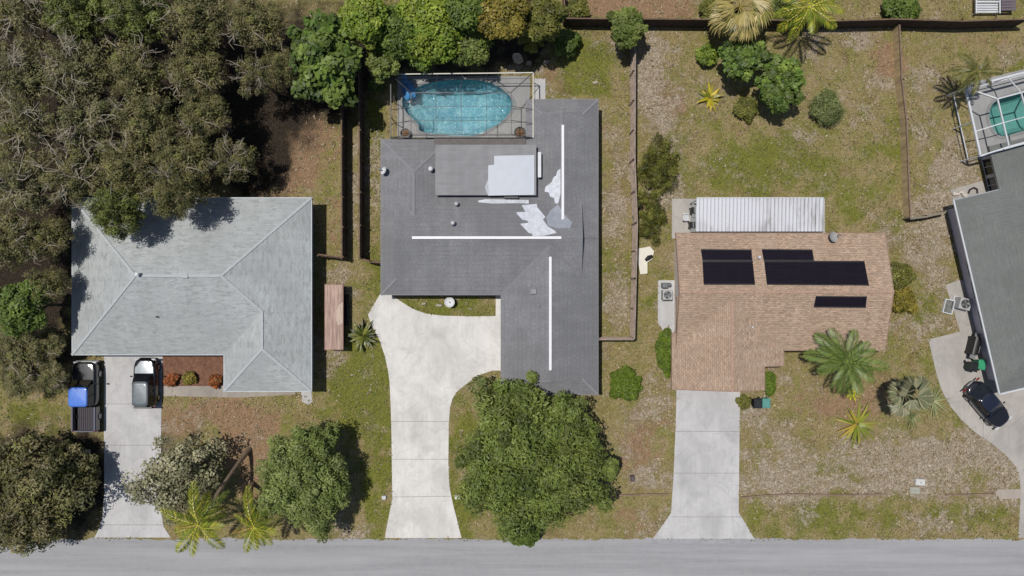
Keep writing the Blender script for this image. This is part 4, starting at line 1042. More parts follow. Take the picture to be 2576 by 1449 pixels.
# equipment next to the two air conditioners
t = tag(MB().box(P(1672, 718, .3), (.5, .45, .6), None, .06).lathe([(.16, .3), (.16, .7), (.05, .78)], P(1680, 716, 0), 12).build('pool_pump', plain('pump_grey', A(120, 122, 124), .6, .2, 3), None), 'small grey pump set above the air conditioner of the pink house', 'pump')
rt = thing('planter_box', 'empty white framed box between the path and the white air conditioner', 'planter', P(2383, 771), R(-14))
for s_ in (-1, 1): MB().box((s_ * .38, 0, .12), (.07, 1.2, .24)).build('side_board', M['white_paint'], rt, True); MB().box((0, s_ * .57, .115), (.69, .07, .23)).build('end_board', M['white_paint'], rt, True)
MB().box((0, 0, .07), (.69, 1.07, .06)).build('soil', plain('grey_soil', A(120, 120, 116), .95, .3, 5), rt, True)
# wheelie bins
def bin_(X, Y, rz, label, c, lidc, group='wheeled bins', s_=1.0):
    root = thing('wheeled_bin', label, 'bin', P(X, Y, .03), rz, group)
    bm_ = plain('bin_' + str(int(X)) + str(int(Y)), c, .5, .15, 3); lm = plain('lid_' + str(int(X)) + str(int(Y)), lidc, .45, .15, 3)
    mb = MB(); vs = []
    for z, w_, d_ in ((.08, .5, .52), (.95, .62, .72)):
        vs += [(-w_ / 2 * s_, -d_ / 2 * s_, z), (w_ / 2 * s_, -d_ / 2 * s_, z), (w_ / 2 * s_, d_ / 2 * s_, z), (-w_ / 2 * s_, d_ / 2 * s_, z)]
    mb.raw(vs, [(3, 2, 1, 0), (0, 1, 5, 4), (1, 2, 6, 5), (2, 3, 7, 6), (3, 0, 4, 7), (4, 5, 6, 7)]); mb.build('bin_body', bm_, root, True)
    MB().box((0, -.02, 1.0), (.66 * s_, .78 * s_, .09), None, .05).box((0, -.05, 1.06), (.46 * s_, .5 * s_, .05), None, .02).build('lid', lm, root, True)
    MB().bar((-.25 * s_, .42 * s_, .97), (.25 * s_, .42 * s_, .97), .04).build('handle', bm_, root, True)
    for sx in (-1, 1): MB().tube([(sx * .27 * s_, .28, .12), (sx * .33 * s_, .28, .12)], .12, 12).build('wheel', M['rubber'], root, True)
bin_(1896, 1010, 0, 'black wheeled bin beside the round bush at the driveway of the pink house', (.012, .014, .016, 1), (.012, .014, .016, 1))
bin_(1917, 1009, 0, 'teal wheeled bin beside the pink house driveway', A(70, 130, 122), A(96, 158, 148))
bin_(2431, 919, R(-14), 'dark bin with black lid next to the green bin', (.012, .02, .016, 1), (.012, .014, .014, 1))
bin_(2450, 914, R(-14), 'bright green bin against the wall of the house at the right edge', A(40, 120, 84), A(62, 164, 118))
# covered grill against the right house
root = grill(2437, 868, 'large black covered grill against the wall of the house at the right edge', R(76), 1.5)

# satellite dishes
def dish(v, r, label, az, tilt, c, mount=None):
    root = thing('satellite_dish', label, 'satellite dish', v)
    mt = Matrix.Rotation(az, 4, 'Z') @ Matrix.Rotation(tilt, 4, 'Y'); ct = v + Vector((0, 0, .5))
    mb = MB(); n_ = 22; vs = []
    prof = [(0.02, -.12), (.4, -.1), (.75, -.05), (1, .02), (1, 0), (.75, -.08), (.4, -.13), (.02, -.15)]
    for f, z in prof:
        for k in range(n_): vs.append(ct + (mt @ Vector((r * f * math.cos(2 * math.pi * k / n_), r * .9 * f * math.sin(2 * math.pi * k / n_), z))))
    fs = [(i * n_ + k, i * n_ + (k + 1) % n_, (i + 1) * n_ + (k + 1) % n_, (i + 1) * n_ + k) for i in range(len(prof) - 1) for k in range(n_)]
    fs.append(tuple(range(n_))); mb.raw(vs, fs); me = mb.mesh(); bm = bmesh.new(); bm.from_mesh(me); bmesh.ops.recalc_face_normals(bm, faces=bm.faces); bm.to_mesh(me); bm.free(); me.update()
    link('reflector', me, c, root)
    MB().tube([v, v + Vector((0, 0, .25)), ct + mt @ Vector((0, 0, -.13))], .03, 8).build('mast', M['grey_metal'], root)
    f_ = ct + mt @ Vector((r * .25, 0, r * .95)); MB().tube([ct + mt @ Vector((r * .95, 0, -.02)), f_], .02, 6).build('feed_arm', M['grey_metal'], root)
    MB().box(f_, (.2, .12, .14), None, .03).build('feed_horn', plain('feed_grey', A(120, 124, 130), .5, .1, 3), root)
dish(on(968, 432, lambda x, y: zz(x - x0)), .36, 'white satellite dish on the left edge of the dark grey roof', R(160), R(50), M['white_paint'])
dish(on(2090, 597, z3n), .48, 'tilted grey satellite dish at the back edge of the pink roof', R(20), R(30), plain('dish_grey', A(176, 174, 170), .5, .12, 3))

# bird bath, stones
root = thing('bird_bath', 'round white bird bath on the small lawn in front of the dark grey house', 'bird bath', P(1133, 760)); v = P(1133, 760)
MB().lathe([(.26, 0), (.26, .06), (.12, .12), (.1, .6), (.16, .68)], v, 16).build('pedestal', M['cream_paint'], root)
MB().lathe([(.14, .66), (.38, .76), (.42, .82), (.38, .82), (.3, .765), (.02, .745)], v, 26).build('bowl', M['white_paint'], root)
MB().lathe([(.02, .74), (.07, .76), (.05, .95), (.02, 1.0)], v, 10).build('finial', M['cream_paint'], root)
def stone(X, Y, r, h, c, label, seed, sy=1.0, group=None, name='stone', cat='stone'):
    rr = random.Random(seed); mb = MB(); n_ = 9; vs = []; v = P(X, Y)
    for z, f in ((0, .95), (h * .5, 1), (h * .9, .75), (h, .35)):
        for k in range(n_):
            t_ = 2 * math.pi * k / n_; q = f * r * (1 + .22 * math.sin(2 * t_ + seed) + rr.uniform(-.08, .08)); vs.append((v.x + q * math.cos(t_), v.y + q * sy * math.sin(t_), z + .02))
    mb.raw(vs, [(i * n_ + k, i * n_ + (k + 1) % n_, (i + 1) * n_ + (k + 1) % n_, (i + 1) * n_ + k) for i in range(3) for k in range(n_)] + [tuple(range(3 * n_, 4 * n_))])
    o = mb.build(name, plain('stone_' + str(seed), c, .9, .25, 4, bump=.6), None, smooth=False); return tag(o, label, cat, group)
stone(1067, 764, .2, .22, A(176, 172, 150), 'pale stone nearest the left end of the small front lawn', 1, .7)
stone(1105, 768, .28, .25, A(178, 172, 152), 'pale stone just left of the bird bath', 2, .6)
stone(1183, 777, .2, .1, A(150, 146, 120), 'small flat stone right of the bird bath', 3, .5)
stone(1302, 148, .55, .35, A(206, 186, 160), 'large tan boulder above the pool cage', 4, .75)
stone(1330, 160, .3, .22, A(176, 152, 134), 'small brown rock beside the large tan boulder', 5, .6)
stone(1374, 157, .34, .2, A(172, 152, 136), 'flat brown rock under the green bush near the top fence', 6, .5)
stone(1497, 208, .25, .12, A(188, 176, 150), 'flat pale rock on the green lawn above the dark grey house', 7, .6)
for i, (X, Y) in enumerate(((2405, 489), (2416, 485), (2424, 492), (2398, 488))):
    stone(X, Y, .22, .25, A(216, 206, 190), ('white rock at the corner of the grey house, %s of the heap' % ('second from left', 'second from right', 'rightmost', 'leftmost')[i]), 20 + i, .8, 'white rocks at the house corner')
slab('path', gp([(2390, 478), (2470, 455), (2490, 490), (2400, 512)]), con_old, .02)
hz = tag(MB().tube([P(2436, 486, .1), P(2440, 477, .1), P(2450, 472, .12), P(2458, 476, .1), P(2459, 486, .1)], .07, 8).build('hose', M['black_metal'], None), 'black curled hose by the back wall of the grey house', 'hose')

# white board lying by the fence
mb = MB().prism(gp([(1602, 626), (1634, 620), (1645, 632), (1640, 652), (1628, 660), (1628, 688), (1610, 690), (1606, 665), (1602, 655)]), .04, .1)
tag(mb.build('white_board', plain('white_board', A(240, 234, 218), .6, .08, 2), None), 'cream white board lying on the grass beside the brown fence', 'board')
tag(MB().tube([P(1624, 655, .2), P(1632, 648, .28), P(1641, 644, .22)], [.12, .2, .12], 8).build('black_bag', M['black_metal'], None), 'black bag lying on the cream white board', 'bag')
def box_thing(name, X, Y, d, c, label, cat, rz=0, lid=True):
    root = thing(name, label, cat, P(X, Y), rz); m = plain(name + str(int(X)), c, .6, .1, 4)
    MB().box((0, 0, d[2] / 2), d, None, .03).build('case', m, root, True)
    MB().box((0, 0, d[2] + .02), (d[0] * .86, d[1] * .86, .04), None, .015).build('cover', m, root, True)
    MB().box((0, 0, d[2] + .045), (d[0] * .2, .05, .02)).build('handle', M['grey_metal'], root, True)
box_thing('utility_box', 2311, 1211, (.8, .55, .3), A(222, 220, 214), 'white utility box on the front lawn near the right edge', 'utility box', R(-4))
box_thing('utility_box', 2300, 1233, (.85, .6, .12), A(176, 176, 160), 'low grey green utility cover below the white utility box', 'utility box')
box_thing('utility_box', 1152, 1249, (.5, .35, .25), A(226, 226, 214), 'small white box between the pale driveway and the big dark green tree', 'utility box')
box_thing('utility_box', 967, 1250, (.35, .3, .25), A(224, 224, 226), 'small white box left of the pale driveway', 'utility box')
box_thing('utility_box', 1701, 1203, (.3, .35, .3), A(96, 84, 80), 'small dark box on the bare patch left of the pink house driveway', 'utility box') if 0 else None
box_thing('utility_box', 1698 + 5, 1243, (.35, .35, .1), A(190, 188, 184), 'flat grey cover at the left edge of the pink house driveway', 'utility box') if 0 else None
box_thing('crate', 215, 1138, (.9, .5, .6), A(212, 206, 206), 'pale crate among the trees left of the grey driveway', 'crate')
box_thing('utility_box', 1590, 1202, (.3, .5, .3), A(92, 80, 80), 'small dark box on the bare patch right of the big dark green tree', 'utility box')
# low edging across the front lawns
def edging(pts, label):
    mb = MB(); q = [P(X, Y, .12) for X, Y in pts]
    for a, b_ in zip(q, q[1:]): mb.bar(a - Vector((0, 0, .05)), b_ - Vector((0, 0, .05)), .1, .16)
    tag(mb.build('garden_edging', M['weathered_wood'], None), label, 'edging')
edging([(1516, 1247), (1560, 1246), (1620, 1244), (1682, 1243)], 'low timber edging between the big tree and the pink house driveway')
edging([(1864, 1252), (1920, 1247), (1985, 1243), (2100, 1245), (2230, 1244)], 'low timber edging on the lawn right of the pink house driveway')
edging([(2380, 1245), (2440, 1244), (2504, 1242)], 'low timber edging leading to the stub of sidewalk')
# white slatted garden bench in the top right yard
root = thing('garden_bench', 'white slatted garden bench at the top right, above the board fence', 'bench', P(2472, 18)); c = P(2472, 16)
mb = MB()
for i in range(7): mb.box((c.x, c.y + .55 - i * .2, .46 + (i < 3) * (.12 * (3 - i))), (1.9, .15, .05))
mb.build('seat', M['white_paint'], root)
for sx in (-1, 1):
    for sy in (-.7, .7): MB().box((c.x + sx * .85, c.y + sy, .3), (.1, .1, .6)).build('leg', M['white_paint'], root)
    MB().box((c.x + sx * .98, c.y - .1, .66), (.1, 1.5, .05)).build('armrest', M['white_paint'], root)
root = thing('picnic_table', 'grey plank table beside the white slatted bench at the top right', 'table', P(2522, 16)); c = P(2522, 14); mb = MB()
for i in range(6): mb.box((c.x, c.y + .6 - i * .24, .7), (1.2, .2, .05))
gw = plain('grey_planks', A(112, 104, 110), .85, .25, 2, stretch=(.3, 4, 1)); mb.build('tabletop', gw, root)
for sx in (-1, 1):
    for sy in (-1, 1): MB().box((c.x + sx * .5, c.y + sy * .5, .34), (.09, .09, .68)).build('leg', gw, root)

# ------------------------------------------------------------------ vehicles
def sring(L, W, z, cy=0.0, n=56, ex=4.0, taper=0.0):
    out = []
    for k in range(n):
        t_ = 2 * math.pi * k / n; ct, st = math.cos(t_), math.sin(t_)
        x = W / 2 * math.copysign(abs(ct) ** (2 / ex), ct); y = L / 2 * math.copysign(abs(st) ** (2 / ex), st)
        x *= 1 - taper * max(0, y / (L / 2)) ** 2
        out.append(Vector((x, y + cy, z)))
    return out
def loft(rings, cap=True):
    n = len(rings[0]); mb = MB(); vs = [p for r_ in rings for p in r_]
    fs = [(i * n + k, i * n + (k + 1) % n, (i + 1) * n + (k + 1) % n, (i + 1) * n + k) for i in range(len(rings) - 1) for k in range(n)]
    if cap:
        fs.append(tuple(range(n))[::-1]); fs.append(tuple(range((len(rings) - 1) * n, len(rings) * n)))
    return mb.raw(vs, fs)
def paint(name, c, rough=.28, metal=.0, coat=1.0):
    m, nt, b = mat(name); n = N(nt); f = n.ramp(n.noise(n.coord(), 3, 6), .3, .7)
    n.link(n.mix(f, tuple(x * .9 for x in c[:3]) + (1,), tuple(min(.9, x * 1.1) for x in c[:3]) + (1,)), b.inputs['Base Color'])
    b.inputs['Roughness'].default_value = rough; b.inputs['Metallic'].default_value = metal; b.inputs['Coat Weight'].default_value = coat; b.inputs['Coat Roughness'].default_value = .06
    return m
lampm = plain('lamp_glass', A(226, 228, 232), .15, .1, 4); tailm = plain('tail_lamp', (.25, .012, .012, 1), .25, .2, 4); carglass = glassmat('car_glass', (.008, .009, .011, 1))
def wheels(root, xs_, ys_, r, w_):
    for sx in (-1, 1):
        for y in ys_:
            wt = thing_part('wheel', root, Vector((sx * xs_, y, r)))
            MB().tube([(sx * xs_ - w_ / 2, y, r), (sx * xs_ - w_ / 2 + .03, y, r), (sx * xs_ + w_ / 2 - .03, y, r), (sx * xs_ + w_ / 2, y, r)], [r * .88, r, r, r * .88], 22).build('tyre', M['rubber'], wt, True)
            MB().tube([(sx * (xs_ + w_ / 2 - .02), y, r), (sx * (xs_ + w_ / 2 + .008), y, r)], [r * .62, r * .55], 12).build('rim', M['wheel_rim'], wt, True)
def thing_part(name, root, p):
    """a hub mesh that carries tyre and rim"""
    return MB().tube([(p.x - .05, p.y, p.z), (p.x + .05, p.y, p.z)], .1, 8).build(name, M['black_metal'], root, True)
def car(label, cat, loc, rz, L, W, Hh, body_m, roof_m, belt=.92, hood=.9, cab0=-.46, cab1=.16, r0=-.36, r1=-.02, name='parked_car', bed=None, hood_m=None, ex=4.4, rt=.08):
    """nose along +y; cab0/cab1 = ends of the glasshouse at the belt, r0/r1 = ends of the roof, as fractions of the length"""
    root = thing(name, label, cat, loc, rz)
    body = loft([sring(L * .97, W * .93, .22, ex=ex), sring(L, W, .38, ex=ex), sring(L, W, .62, ex=ex), sring(L * .985, W * .985, belt - .1, ex=ex), sring(L * .955, W * .95, belt - .02, ex=ex), sring(L * .9, W * .86, belt + .015, ex=ex), sring(L * .5, W * .5, belt + .045, ex=ex)]).build('body', body_m, root, True, smooth=True)
    y0, y1, a0, a1 = cab0 * L, cab1 * L, r0 * L, r1 * L
    wb, wr = W * .88, W * .70
    def ring(f):
        g_ = f; yb_, yt = y0 + (a0 - y0) * g_, y1 + (a1 - y1) * g_; ww = wb + (wr - wb) * g_
        return yb_, yt, ww, belt + (Hh - .06 - belt) * g_
    def quad_part(nm, pts, m, parent): return MB().face(pts).build(nm, m, parent, True)
    b0, b1, bw, bz = ring(0); t0, t1, tw, tz = ring(1)
    core = loft([sring(b1 - b0, bw, belt - .02, (b0 + b1) / 2, ex=7), sring((b1 - b0) * .5 + (t1 - t0) * .5, (bw + tw) / 2 * 1.01, (belt + tz) / 2, (b0 + b1) / 4 + (t0 + t1) / 4, ex=7), sring(t1 - t0, tw, tz, (t0 + t1) / 2, ex=7)])
    core.build('cabin', body_m, root, True, smooth=True)
    loft([sring(t1 - t0 + .04, tw + .03, tz - .01, (t0 + t1) / 2, ex=6), sring(t1 - t0, tw - .02, tz + .045, (t0 + t1) / 2, ex=6), sring((t1 - t0) * .75, tw * .75, tz + .07, (t0 + t1) / 2, ex=5)]).build('roof', roof_m, root, True, smooth=True)
    e_ = .022
    def lerp(a, b_, f): return a + (b_ - a) * f
    # glass laid just proud of the cabin faces
    q = .93
    quad_part('windscreen', [(-bw / 2 * q, b1 + e_, bz + .03), (bw / 2 * q, b1 + e_, bz + .03), (tw / 2 * q, t1 + e_ + .02, tz - .01), (-tw / 2 * q, t1 + e_ + .02, tz - .01)], carglass, root)
    quad_part('rear_window', [(bw / 2 * q, b0 - e_, bz + .05), (-bw / 2 * q, b0 - e_, bz + .05), (-tw / 2 * q, t0 - e_ - .02, tz - .01), (tw / 2 * q, t0 - e_ - .02, tz - .01)], carglass, root)
    for sx in (-1, 1):
        for f0, f1 in ((.08, .5), (.54, .92)):
            pts = [(sx * (bw / 2 + .012), lerp(b0, b1, f0), bz + .06), (sx * (bw / 2 + .012), lerp(b0, b1, f1), bz + .06), (sx * (tw / 2 + .03), lerp(t0, t1, f1), tz - .03), (sx * (tw / 2 + .03), lerp(t0, t1, f0), tz - .03)]
            quad_part('side_window', pts if sx > 0 else pts[::-1], carglass, root)
        MB().box((sx * (W / 2 + .08), b1 - .22, belt + .06), (.2, .1, .15), None, .04).build('wing_mirror', body_m, root, True)
        MB().box((sx * W * .36, L / 2 - .1, belt - .18), (W * .2, .16, .13), None, .05).build('headlight', lampm, root, True)
        MB().box((sx * W * .38, -L / 2 + .06, belt - .16), (W * .18, .1, .16), None, .04).build('tail_light', tailm, root, True)
    if hood_m: 
        hy0, hy1 = b1 + .02, L / 2 - .22; k = 8; mb = MB(); vs = []
        for i in range(k + 1):
            f = i / k; y = lerp(hy0, hy1, f); ww = W * (.82 - .2 * f ** 2.2)
            for j in range(7):
                u = j / 6 * 2 - 1; vs.append((u * ww / 2, y, belt + .075 - .05 * f ** 2 - .045 * u * u))
        mb.raw(vs, [(i * 7 + j, i * 7 + j + 1, (i + 1) * 7 + j + 1, (i + 1) * 7 + j) for i in range(k) for j in range(6)]); mb.build('bonnet', hood_m, root, True, smooth=True)
    MB().box((0, L / 2 - .015, .45), (W * .62, .06, .2), None, .03).build('grille', M['black_metal'], root, True)
    MB().box((0, -L / 2 + .01, .55), (.5, .04, .13)).build('number_plate', M['white_paint'], root, True)
    wheels(root, W / 2 - .11, (L * .31, -L * .30), .34, .22)
    return root
silver = paint('silver_paint', A(186, 192, 194), .3, .25); silver_roof = paint('silver_roof', A(118, 126, 128), .35, .2); blackp = paint('black_paint', (.006, .006, .007, 1), .22)
navy = paint('navy_paint', (.011, .010, .014, 1), .25)
base_car = P(378, 961)
car('silver grey car with dark sides parked nose to the pale grey house', 'car', (base_car.x, base_car.y, .03), 0, 4.15, 1.86, 1.62, blackp, silver_roof, .95, .95, -.49, .2, -.43, .06, hood_m=silver)
cc = P(2470, 1013)
car('black saloon car standing askew on the driveway at the right edge', 'car', (cc.x, cc.y, .03), math.atan2(-97, 82) - math.pi / 2, 4.35, 1.9, 1.42, navy, paint('navy_roof', (.012, .014, .026, 1), .2), .84, .84, -.40, .2, -.24, .06, hood_m=paint('navy_bonnet', (.010, .009, .011, 1), .25), ex=3.2)

def pickup(label, loc, rz, L=5.75, W=2.0):
    root = thing('pickup_truck', label, 'pickup truck', loc, rz); belt = 1.12; yb0, yb1 = -L / 2 + .08, -L / 2 + 2.05
    y_c0, y_c1 = yb1, L / 2
    # front body and cab
    loft([sring(L - 2.05, W * .94, .34, 1.0, ex=6), sring(L - 2.0, W, .5, 1.0, ex=6), sring(L - 2.0, W, .9, 1.0, ex=6), sring(L - 2.03, W * .97, belt - .03, 1.0, ex=6), sring(L - 2.2, W * .86, belt + .02, 1.0, ex=6)]).build('body', blackp, root, True, smooth=True)
    b0, b1, t0, t1 = yb1 + .02, yb1 + 2.25, yb1 + .16, yb1 + 1.72; bw, tw, Hh = W * .9, W * .76, 1.86
    loft([sring(b1 - b0, bw, belt - .02, (b0 + b1) / 2, ex=8), sring(t1 - t0, tw, Hh - .05, (t0 + t1) / 2, ex=8)]).build('cabin', blackp, root, True, smooth=True)
    blue = paint('sky_reflection_roof', A(84, 134, 228), .35)  # blue paints in the sky mirrored by a glossy black roof
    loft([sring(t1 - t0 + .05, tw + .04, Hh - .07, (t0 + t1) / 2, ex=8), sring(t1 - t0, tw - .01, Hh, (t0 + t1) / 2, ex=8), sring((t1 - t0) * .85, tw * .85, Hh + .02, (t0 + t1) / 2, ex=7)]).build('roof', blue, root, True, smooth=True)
    e_ = .02; q = .92
    MB().face([(-bw / 2 * q, b1 + e_, belt + .05), (bw / 2 * q, b1 + e_, belt + .05), (tw / 2 * q, t1 + e_, Hh - .07), (-tw / 2 * q, t1 + e_, Hh - .07)]).build('windscreen', carglass, root, True)
    MB().face([(bw / 2 * q, b0 - e_, belt + .05), (-bw / 2 * q, b0 - e_, belt + .05), (-tw / 2 * q, t0 - e_, Hh - .07), (tw / 2 * q, t0 - e_, Hh - .07)]).build('rear_window', carglass, root, True)
    for sx in (-1, 1):
        for f0, f1 in ((.08, .48), (.52, .94)):
            l_ = lambda a, b_, f: a + (b_ - a) * f
            pts = [(sx * (bw / 2 + .012), l_(b0, b1, f0), belt + .06), (sx * (bw / 2 + .012), l_(b0, b1, f1), belt + .06), (sx * (tw / 2 + .03), l_(t0, t1, f1), Hh - .09), (sx * (tw / 2 + .03), l_(t0, t1, f0), Hh - .09)]
            MB().face(pts if sx > 0 else pts[::-1]).build('side_window', carglass, root, True)
        MB().box((sx * (W / 2 + .12), b1 - .3, belt + .1), (.26, .12, .2), None, .04).build('wing_mirror', blackp, root, True)
        MB().box((sx * W * .38, L / 2 - .05, .85), (W * .18, .14, .2), None, .04).build('headlight', lampm, root, True)
        MB().box((sx * W * .45, yb0 - .05, .85), (.14, .08, .36), None, .03).build('tail_light', tailm, root, True)
        MB().box((sx * (W / 2 - .08), (yb0 + yb1) / 2, .78), (.16, yb1 - yb0, .62), None, .03).build('bed_side', blackp, root, True)
        MB().bar((sx * (W / 2 - .08), yb0, 1.11), (sx * (W / 2 - .08), yb1, 1.11), .1, .05).build('bed_rail', plain('bed_rail', A(96, 100, 120), .4, .1, 3), root, True)
    MB().box((0, yb0 - .02, .8), (W - .34, .08, .6), None, .02).build('tailgate', plain('tailgate_grey', A(120, 120, 128), .4, .1, 3), root, True)
    mb = MB()
    for i in range(9): mb.box((-.72 + i * .18, (yb0 + yb1) / 2, .62), (.14, yb1 - yb0 - .1, .05))
    mb.box((0, (yb0 + yb1) / 2, .57), (W - .33, yb1 - yb0, .06)); mb.build('bed_floor', plain('bed_liner', A(72, 66, 72), .7, .15, 3), root, True)
    k = 6; mb = MB(); vs = []; hy0, hy1 = b1 + .02, L / 2 - .12
    for i in range(k + 1):
        f = i / k; y = hy0 + (hy1 - hy0) * f
        for j in range(7):
            u = j / 6 * 2 - 1; vs.append((u * W * (.84 - .05 * f * f) / 2, y, belt + .085 - .06 * f * f - .05 * u * u))
    mb.raw(vs, [(i * 7 + j, i * 7 + j + 1, (i + 1) * 7 + j + 1, (i + 1) * 7 + j) for i in range(k) for j in range(6)]); mb.build('bonnet', paint('grey_bonnet', A(44, 44, 48), .55), root, True, smooth=True)
    MB().box((0, L / 2 + .02, .5), (W * .96, .16, .24), None, .05).build('bumper', M['grey_metal'], root, True)
    MB().box((0, yb0 - .14, .5), (W * .9, .14, .2), None, .05).build('bumper', M['grey_metal'], root, True)
    wheels(root, W / 2 - .13, (L * .32, -L * .29), .4, .27)
pt = P(230, 994)
pickup('black pickup truck with the sky reflection painted blue on its cab roof, beside the grey driveway', (pt.x, pt.y, .0), 0)
# ------------------------------------------------------------------ vegetation
def leaf_quads(rng, C, Rr, n, L, Wd, up=.7, squash=.8, shell=.55, tints=None, var=.28, clumpvar=.3, droop=0.0):
    """n small leaves on each clump sphere (C centres, Rr radii). returns verts (4N,3) and face tints (N,4)"""
    K = len(C); tot = K * n
    ci = np.repeat(np.arange(K), n)
    d = rng.normal(size=(tot, 3)); d[:, 2] += .35; d /= np.linalg.norm(d, axis=1)[:, None]
    rad = Rr[ci] * (shell + (1 - shell) * rng.random(tot) ** .6)
    p = C[ci] + d * rad[:, None] * np.array([1, 1, squash])
    nr = d + np.array([0, 0, up]) + rng.normal(size=(tot, 3)) * .55; nr /= np.linalg.norm(nr, axis=1)[:, None]
    t = rng.normal(size=(tot, 3)) + d * .8; t[:, 2] -= droop; t -= nr * (t * nr).sum(1)[:, None]; t /= np.linalg.norm(t, axis=1)[:, None] + 1e-9
    b = np.cross(nr, t); s_ = (.65 + .7 * rng.random(tot))[:, None]
    L_, W_ = L * s_ / 2, Wd * s_ / 2
    v = np.stack([p - t * L_, p - b * W_ + t * L_ * .1, p + t * L_, p + b * W_ + t * L_ * .1], 1).reshape(-1, 3)
    tints = np.array(tints, float)
    pick = rng.integers(0, len(tints), K); base = tints[pick][ci]
    alt = tints[rng.integers(0, len(tints), tot)]
    col = base * .65 + alt * .35
    cv = (1 + clumpvar * (rng.random(K) * 2 - 1))[ci]; lv = 1 + var * (rng.random(tot) * 2 - 1)
    col = col * (cv * lv)[:, None]
    return v, np.concatenate([col, np.ones((tot, 1))], 1)

def quads_mesh(name, V, T):
    me = bpy.data.meshes.new(name); n = len(V) // 4
    me.vertices.add(len(V)); me.vertices.foreach_set('co', V.astype(np.float32).ravel())
    me.loops.add(n * 4); me.loops.foreach_set('vertex_index', np.arange(n * 4, dtype=np.int32))
    me.polygons.add(n); me.polygons.foreach_set('loop_start', np.arange(0, n * 4, 4, dtype=np.int32))
    me.update()
    at = me.attributes.new('tint', 'FLOAT_COLOR', 'FACE'); at.data.foreach_set('color', T.astype(np.float32).ravel())
    return me

M['twig_bark'] = plain('twig_bark', A(172, 162, 142), .9, .35, 3)
def lc(*cs): return [A(c[0] * 1.02, c[1] * .99, c[2] * .8, 1.5)[:3] for c in cs]
PAL = {
 'wood': lc((96, 98, 74), (108, 104, 84), (88, 94, 62), (118, 112, 98), (102, 106, 68)),
 'woodgreen': lc((96, 108, 60), (86, 98, 54), (108, 114, 72)),
 'grey': lc((110, 108, 92), (98, 100, 80), (122, 120, 108), (92, 96, 68)),
 'sparse': lc((134, 134, 128), (116, 118, 106), (152, 152, 150), (102, 106, 88)),
 'deep': lc((90, 106, 56), (100, 116, 62), (80, 96, 46), (110, 122, 72)),
 'bright': lc((104, 128, 44), (120, 138, 54), (86, 110, 38), (128, 144, 64)),
 'mid': lc((82, 104, 46), (94, 114, 56), (72, 92, 40)),
 'olive': lc((112, 108, 46), (128, 118, 58), (100, 98, 42), (138, 128, 66)),
 'fig': lc((74, 98, 44), (90, 112, 54), (62, 84, 38), (104, 124, 66)),
 'hedge': lc((84, 104, 28), (94, 116, 34), (74, 94, 24)),
 'round': lc((104, 120, 72), (116, 130, 84), (94, 110, 62), (124, 136, 98)),
 'rust': lc((128, 70, 42), (112, 84, 52), (150, 84, 50)),
 'sage': lc((104, 116, 84), (90, 106, 70), (118, 126, 96)),
 'scrub': lc((92, 96, 44), (106, 108, 58), (80, 86, 38)),
}

def crown_mesh(seed, rx, ry, rz, clumps, leaves, L, Wd, pal, cr=.32, flat=.75, hollow=.55, up=.95, clumpvar=.3, gap=0.0, fill=.55):
    rng = np.random.default_rng(seed)
    i_ = np.arange(clumps) + .5; zc_ = 1 - 1.4 * i_ / clumps; th = i_ * 2.399963 + seed
    d = np.stack([np.sqrt(1 - zc_ ** 2) * np.cos(th), np.sqrt(1 - zc_ ** 2) * np.sin(th), zc_], 1) + rng.normal(size=(clumps, 3)) * .13
    d /= np.linalg.norm(d, axis=1)[:, None]; k = len(d)
    ang = np.arctan2(d[:, 1], d[:, 0])
    lob = (1 + .1 * np.sin(3 * ang + seed) + .1 * np.sin(5 * ang + seed * 2) + .09 * np.sin(9 * ang + seed * 3)) * rng.uniform(.82, 1.03, k)
    rr = (hollow + (1 - hollow) * rng.random(k) ** .5) * (1 - cr * .7) * lob
    C = d * rr[:, None] * np.array([rx, ry, rz])
    Rr = min(rx, ry) * cr * (.65 + .7 * rng.random(k))
    if gap: keep = rng.random(k) > gap; C, Rr = C[keep], Rr[keep]
    V, T = leaf_quads(rng, C, Rr, leaves, L, Wd, up, flat, .5, pal, .28, clumpvar)
    if fill:
        C2 = C * np.array([.8, .8, .72]); V2, T2 = leaf_quads(rng, C2, Rr * 1.25, int(leaves * fill), L * 1.25, Wd * 1.3, 1.6, .5, .2, pal, .25, clumpvar * .6)
        V = np.concatenate([V, V2]); T = np.concatenate([T, T2])
    return V, T, C

def limbs(seed, C, base, r0, every=1, pale=False, thin=.02, fork=.35):
    """trunk that rises to a fork, then limbs curving out to the clumps"""
    rr = random.Random(seed); mb = MB()
    top = Vector(C.mean(0).tolist()); b = Vector(base); fk = b.lerp(top, fork); fk.x += rr.uniform(-.2, .2)
    mb.tube([b, b.lerp(fk, .5) + Vector((rr.uniform(-.1, .1), rr.uniform(-.1, .1), 0)), fk], [r0 * 1.25, r0, r0 * .85], 9)
    for i in range(0, len(C), every):
        e = Vector(C[i].tolist()); m_ = fk.lerp(e, .5) + Vector((rr.uniform(-.3, .3), rr.uniform(-.3, .3), rr.uniform(0, .5)))
        mb.tube([fk, fk.lerp(m_, .55), m_, e], [r0 * .5, r0 * .4, r0 * .26, thin], 5, False)
    return mb

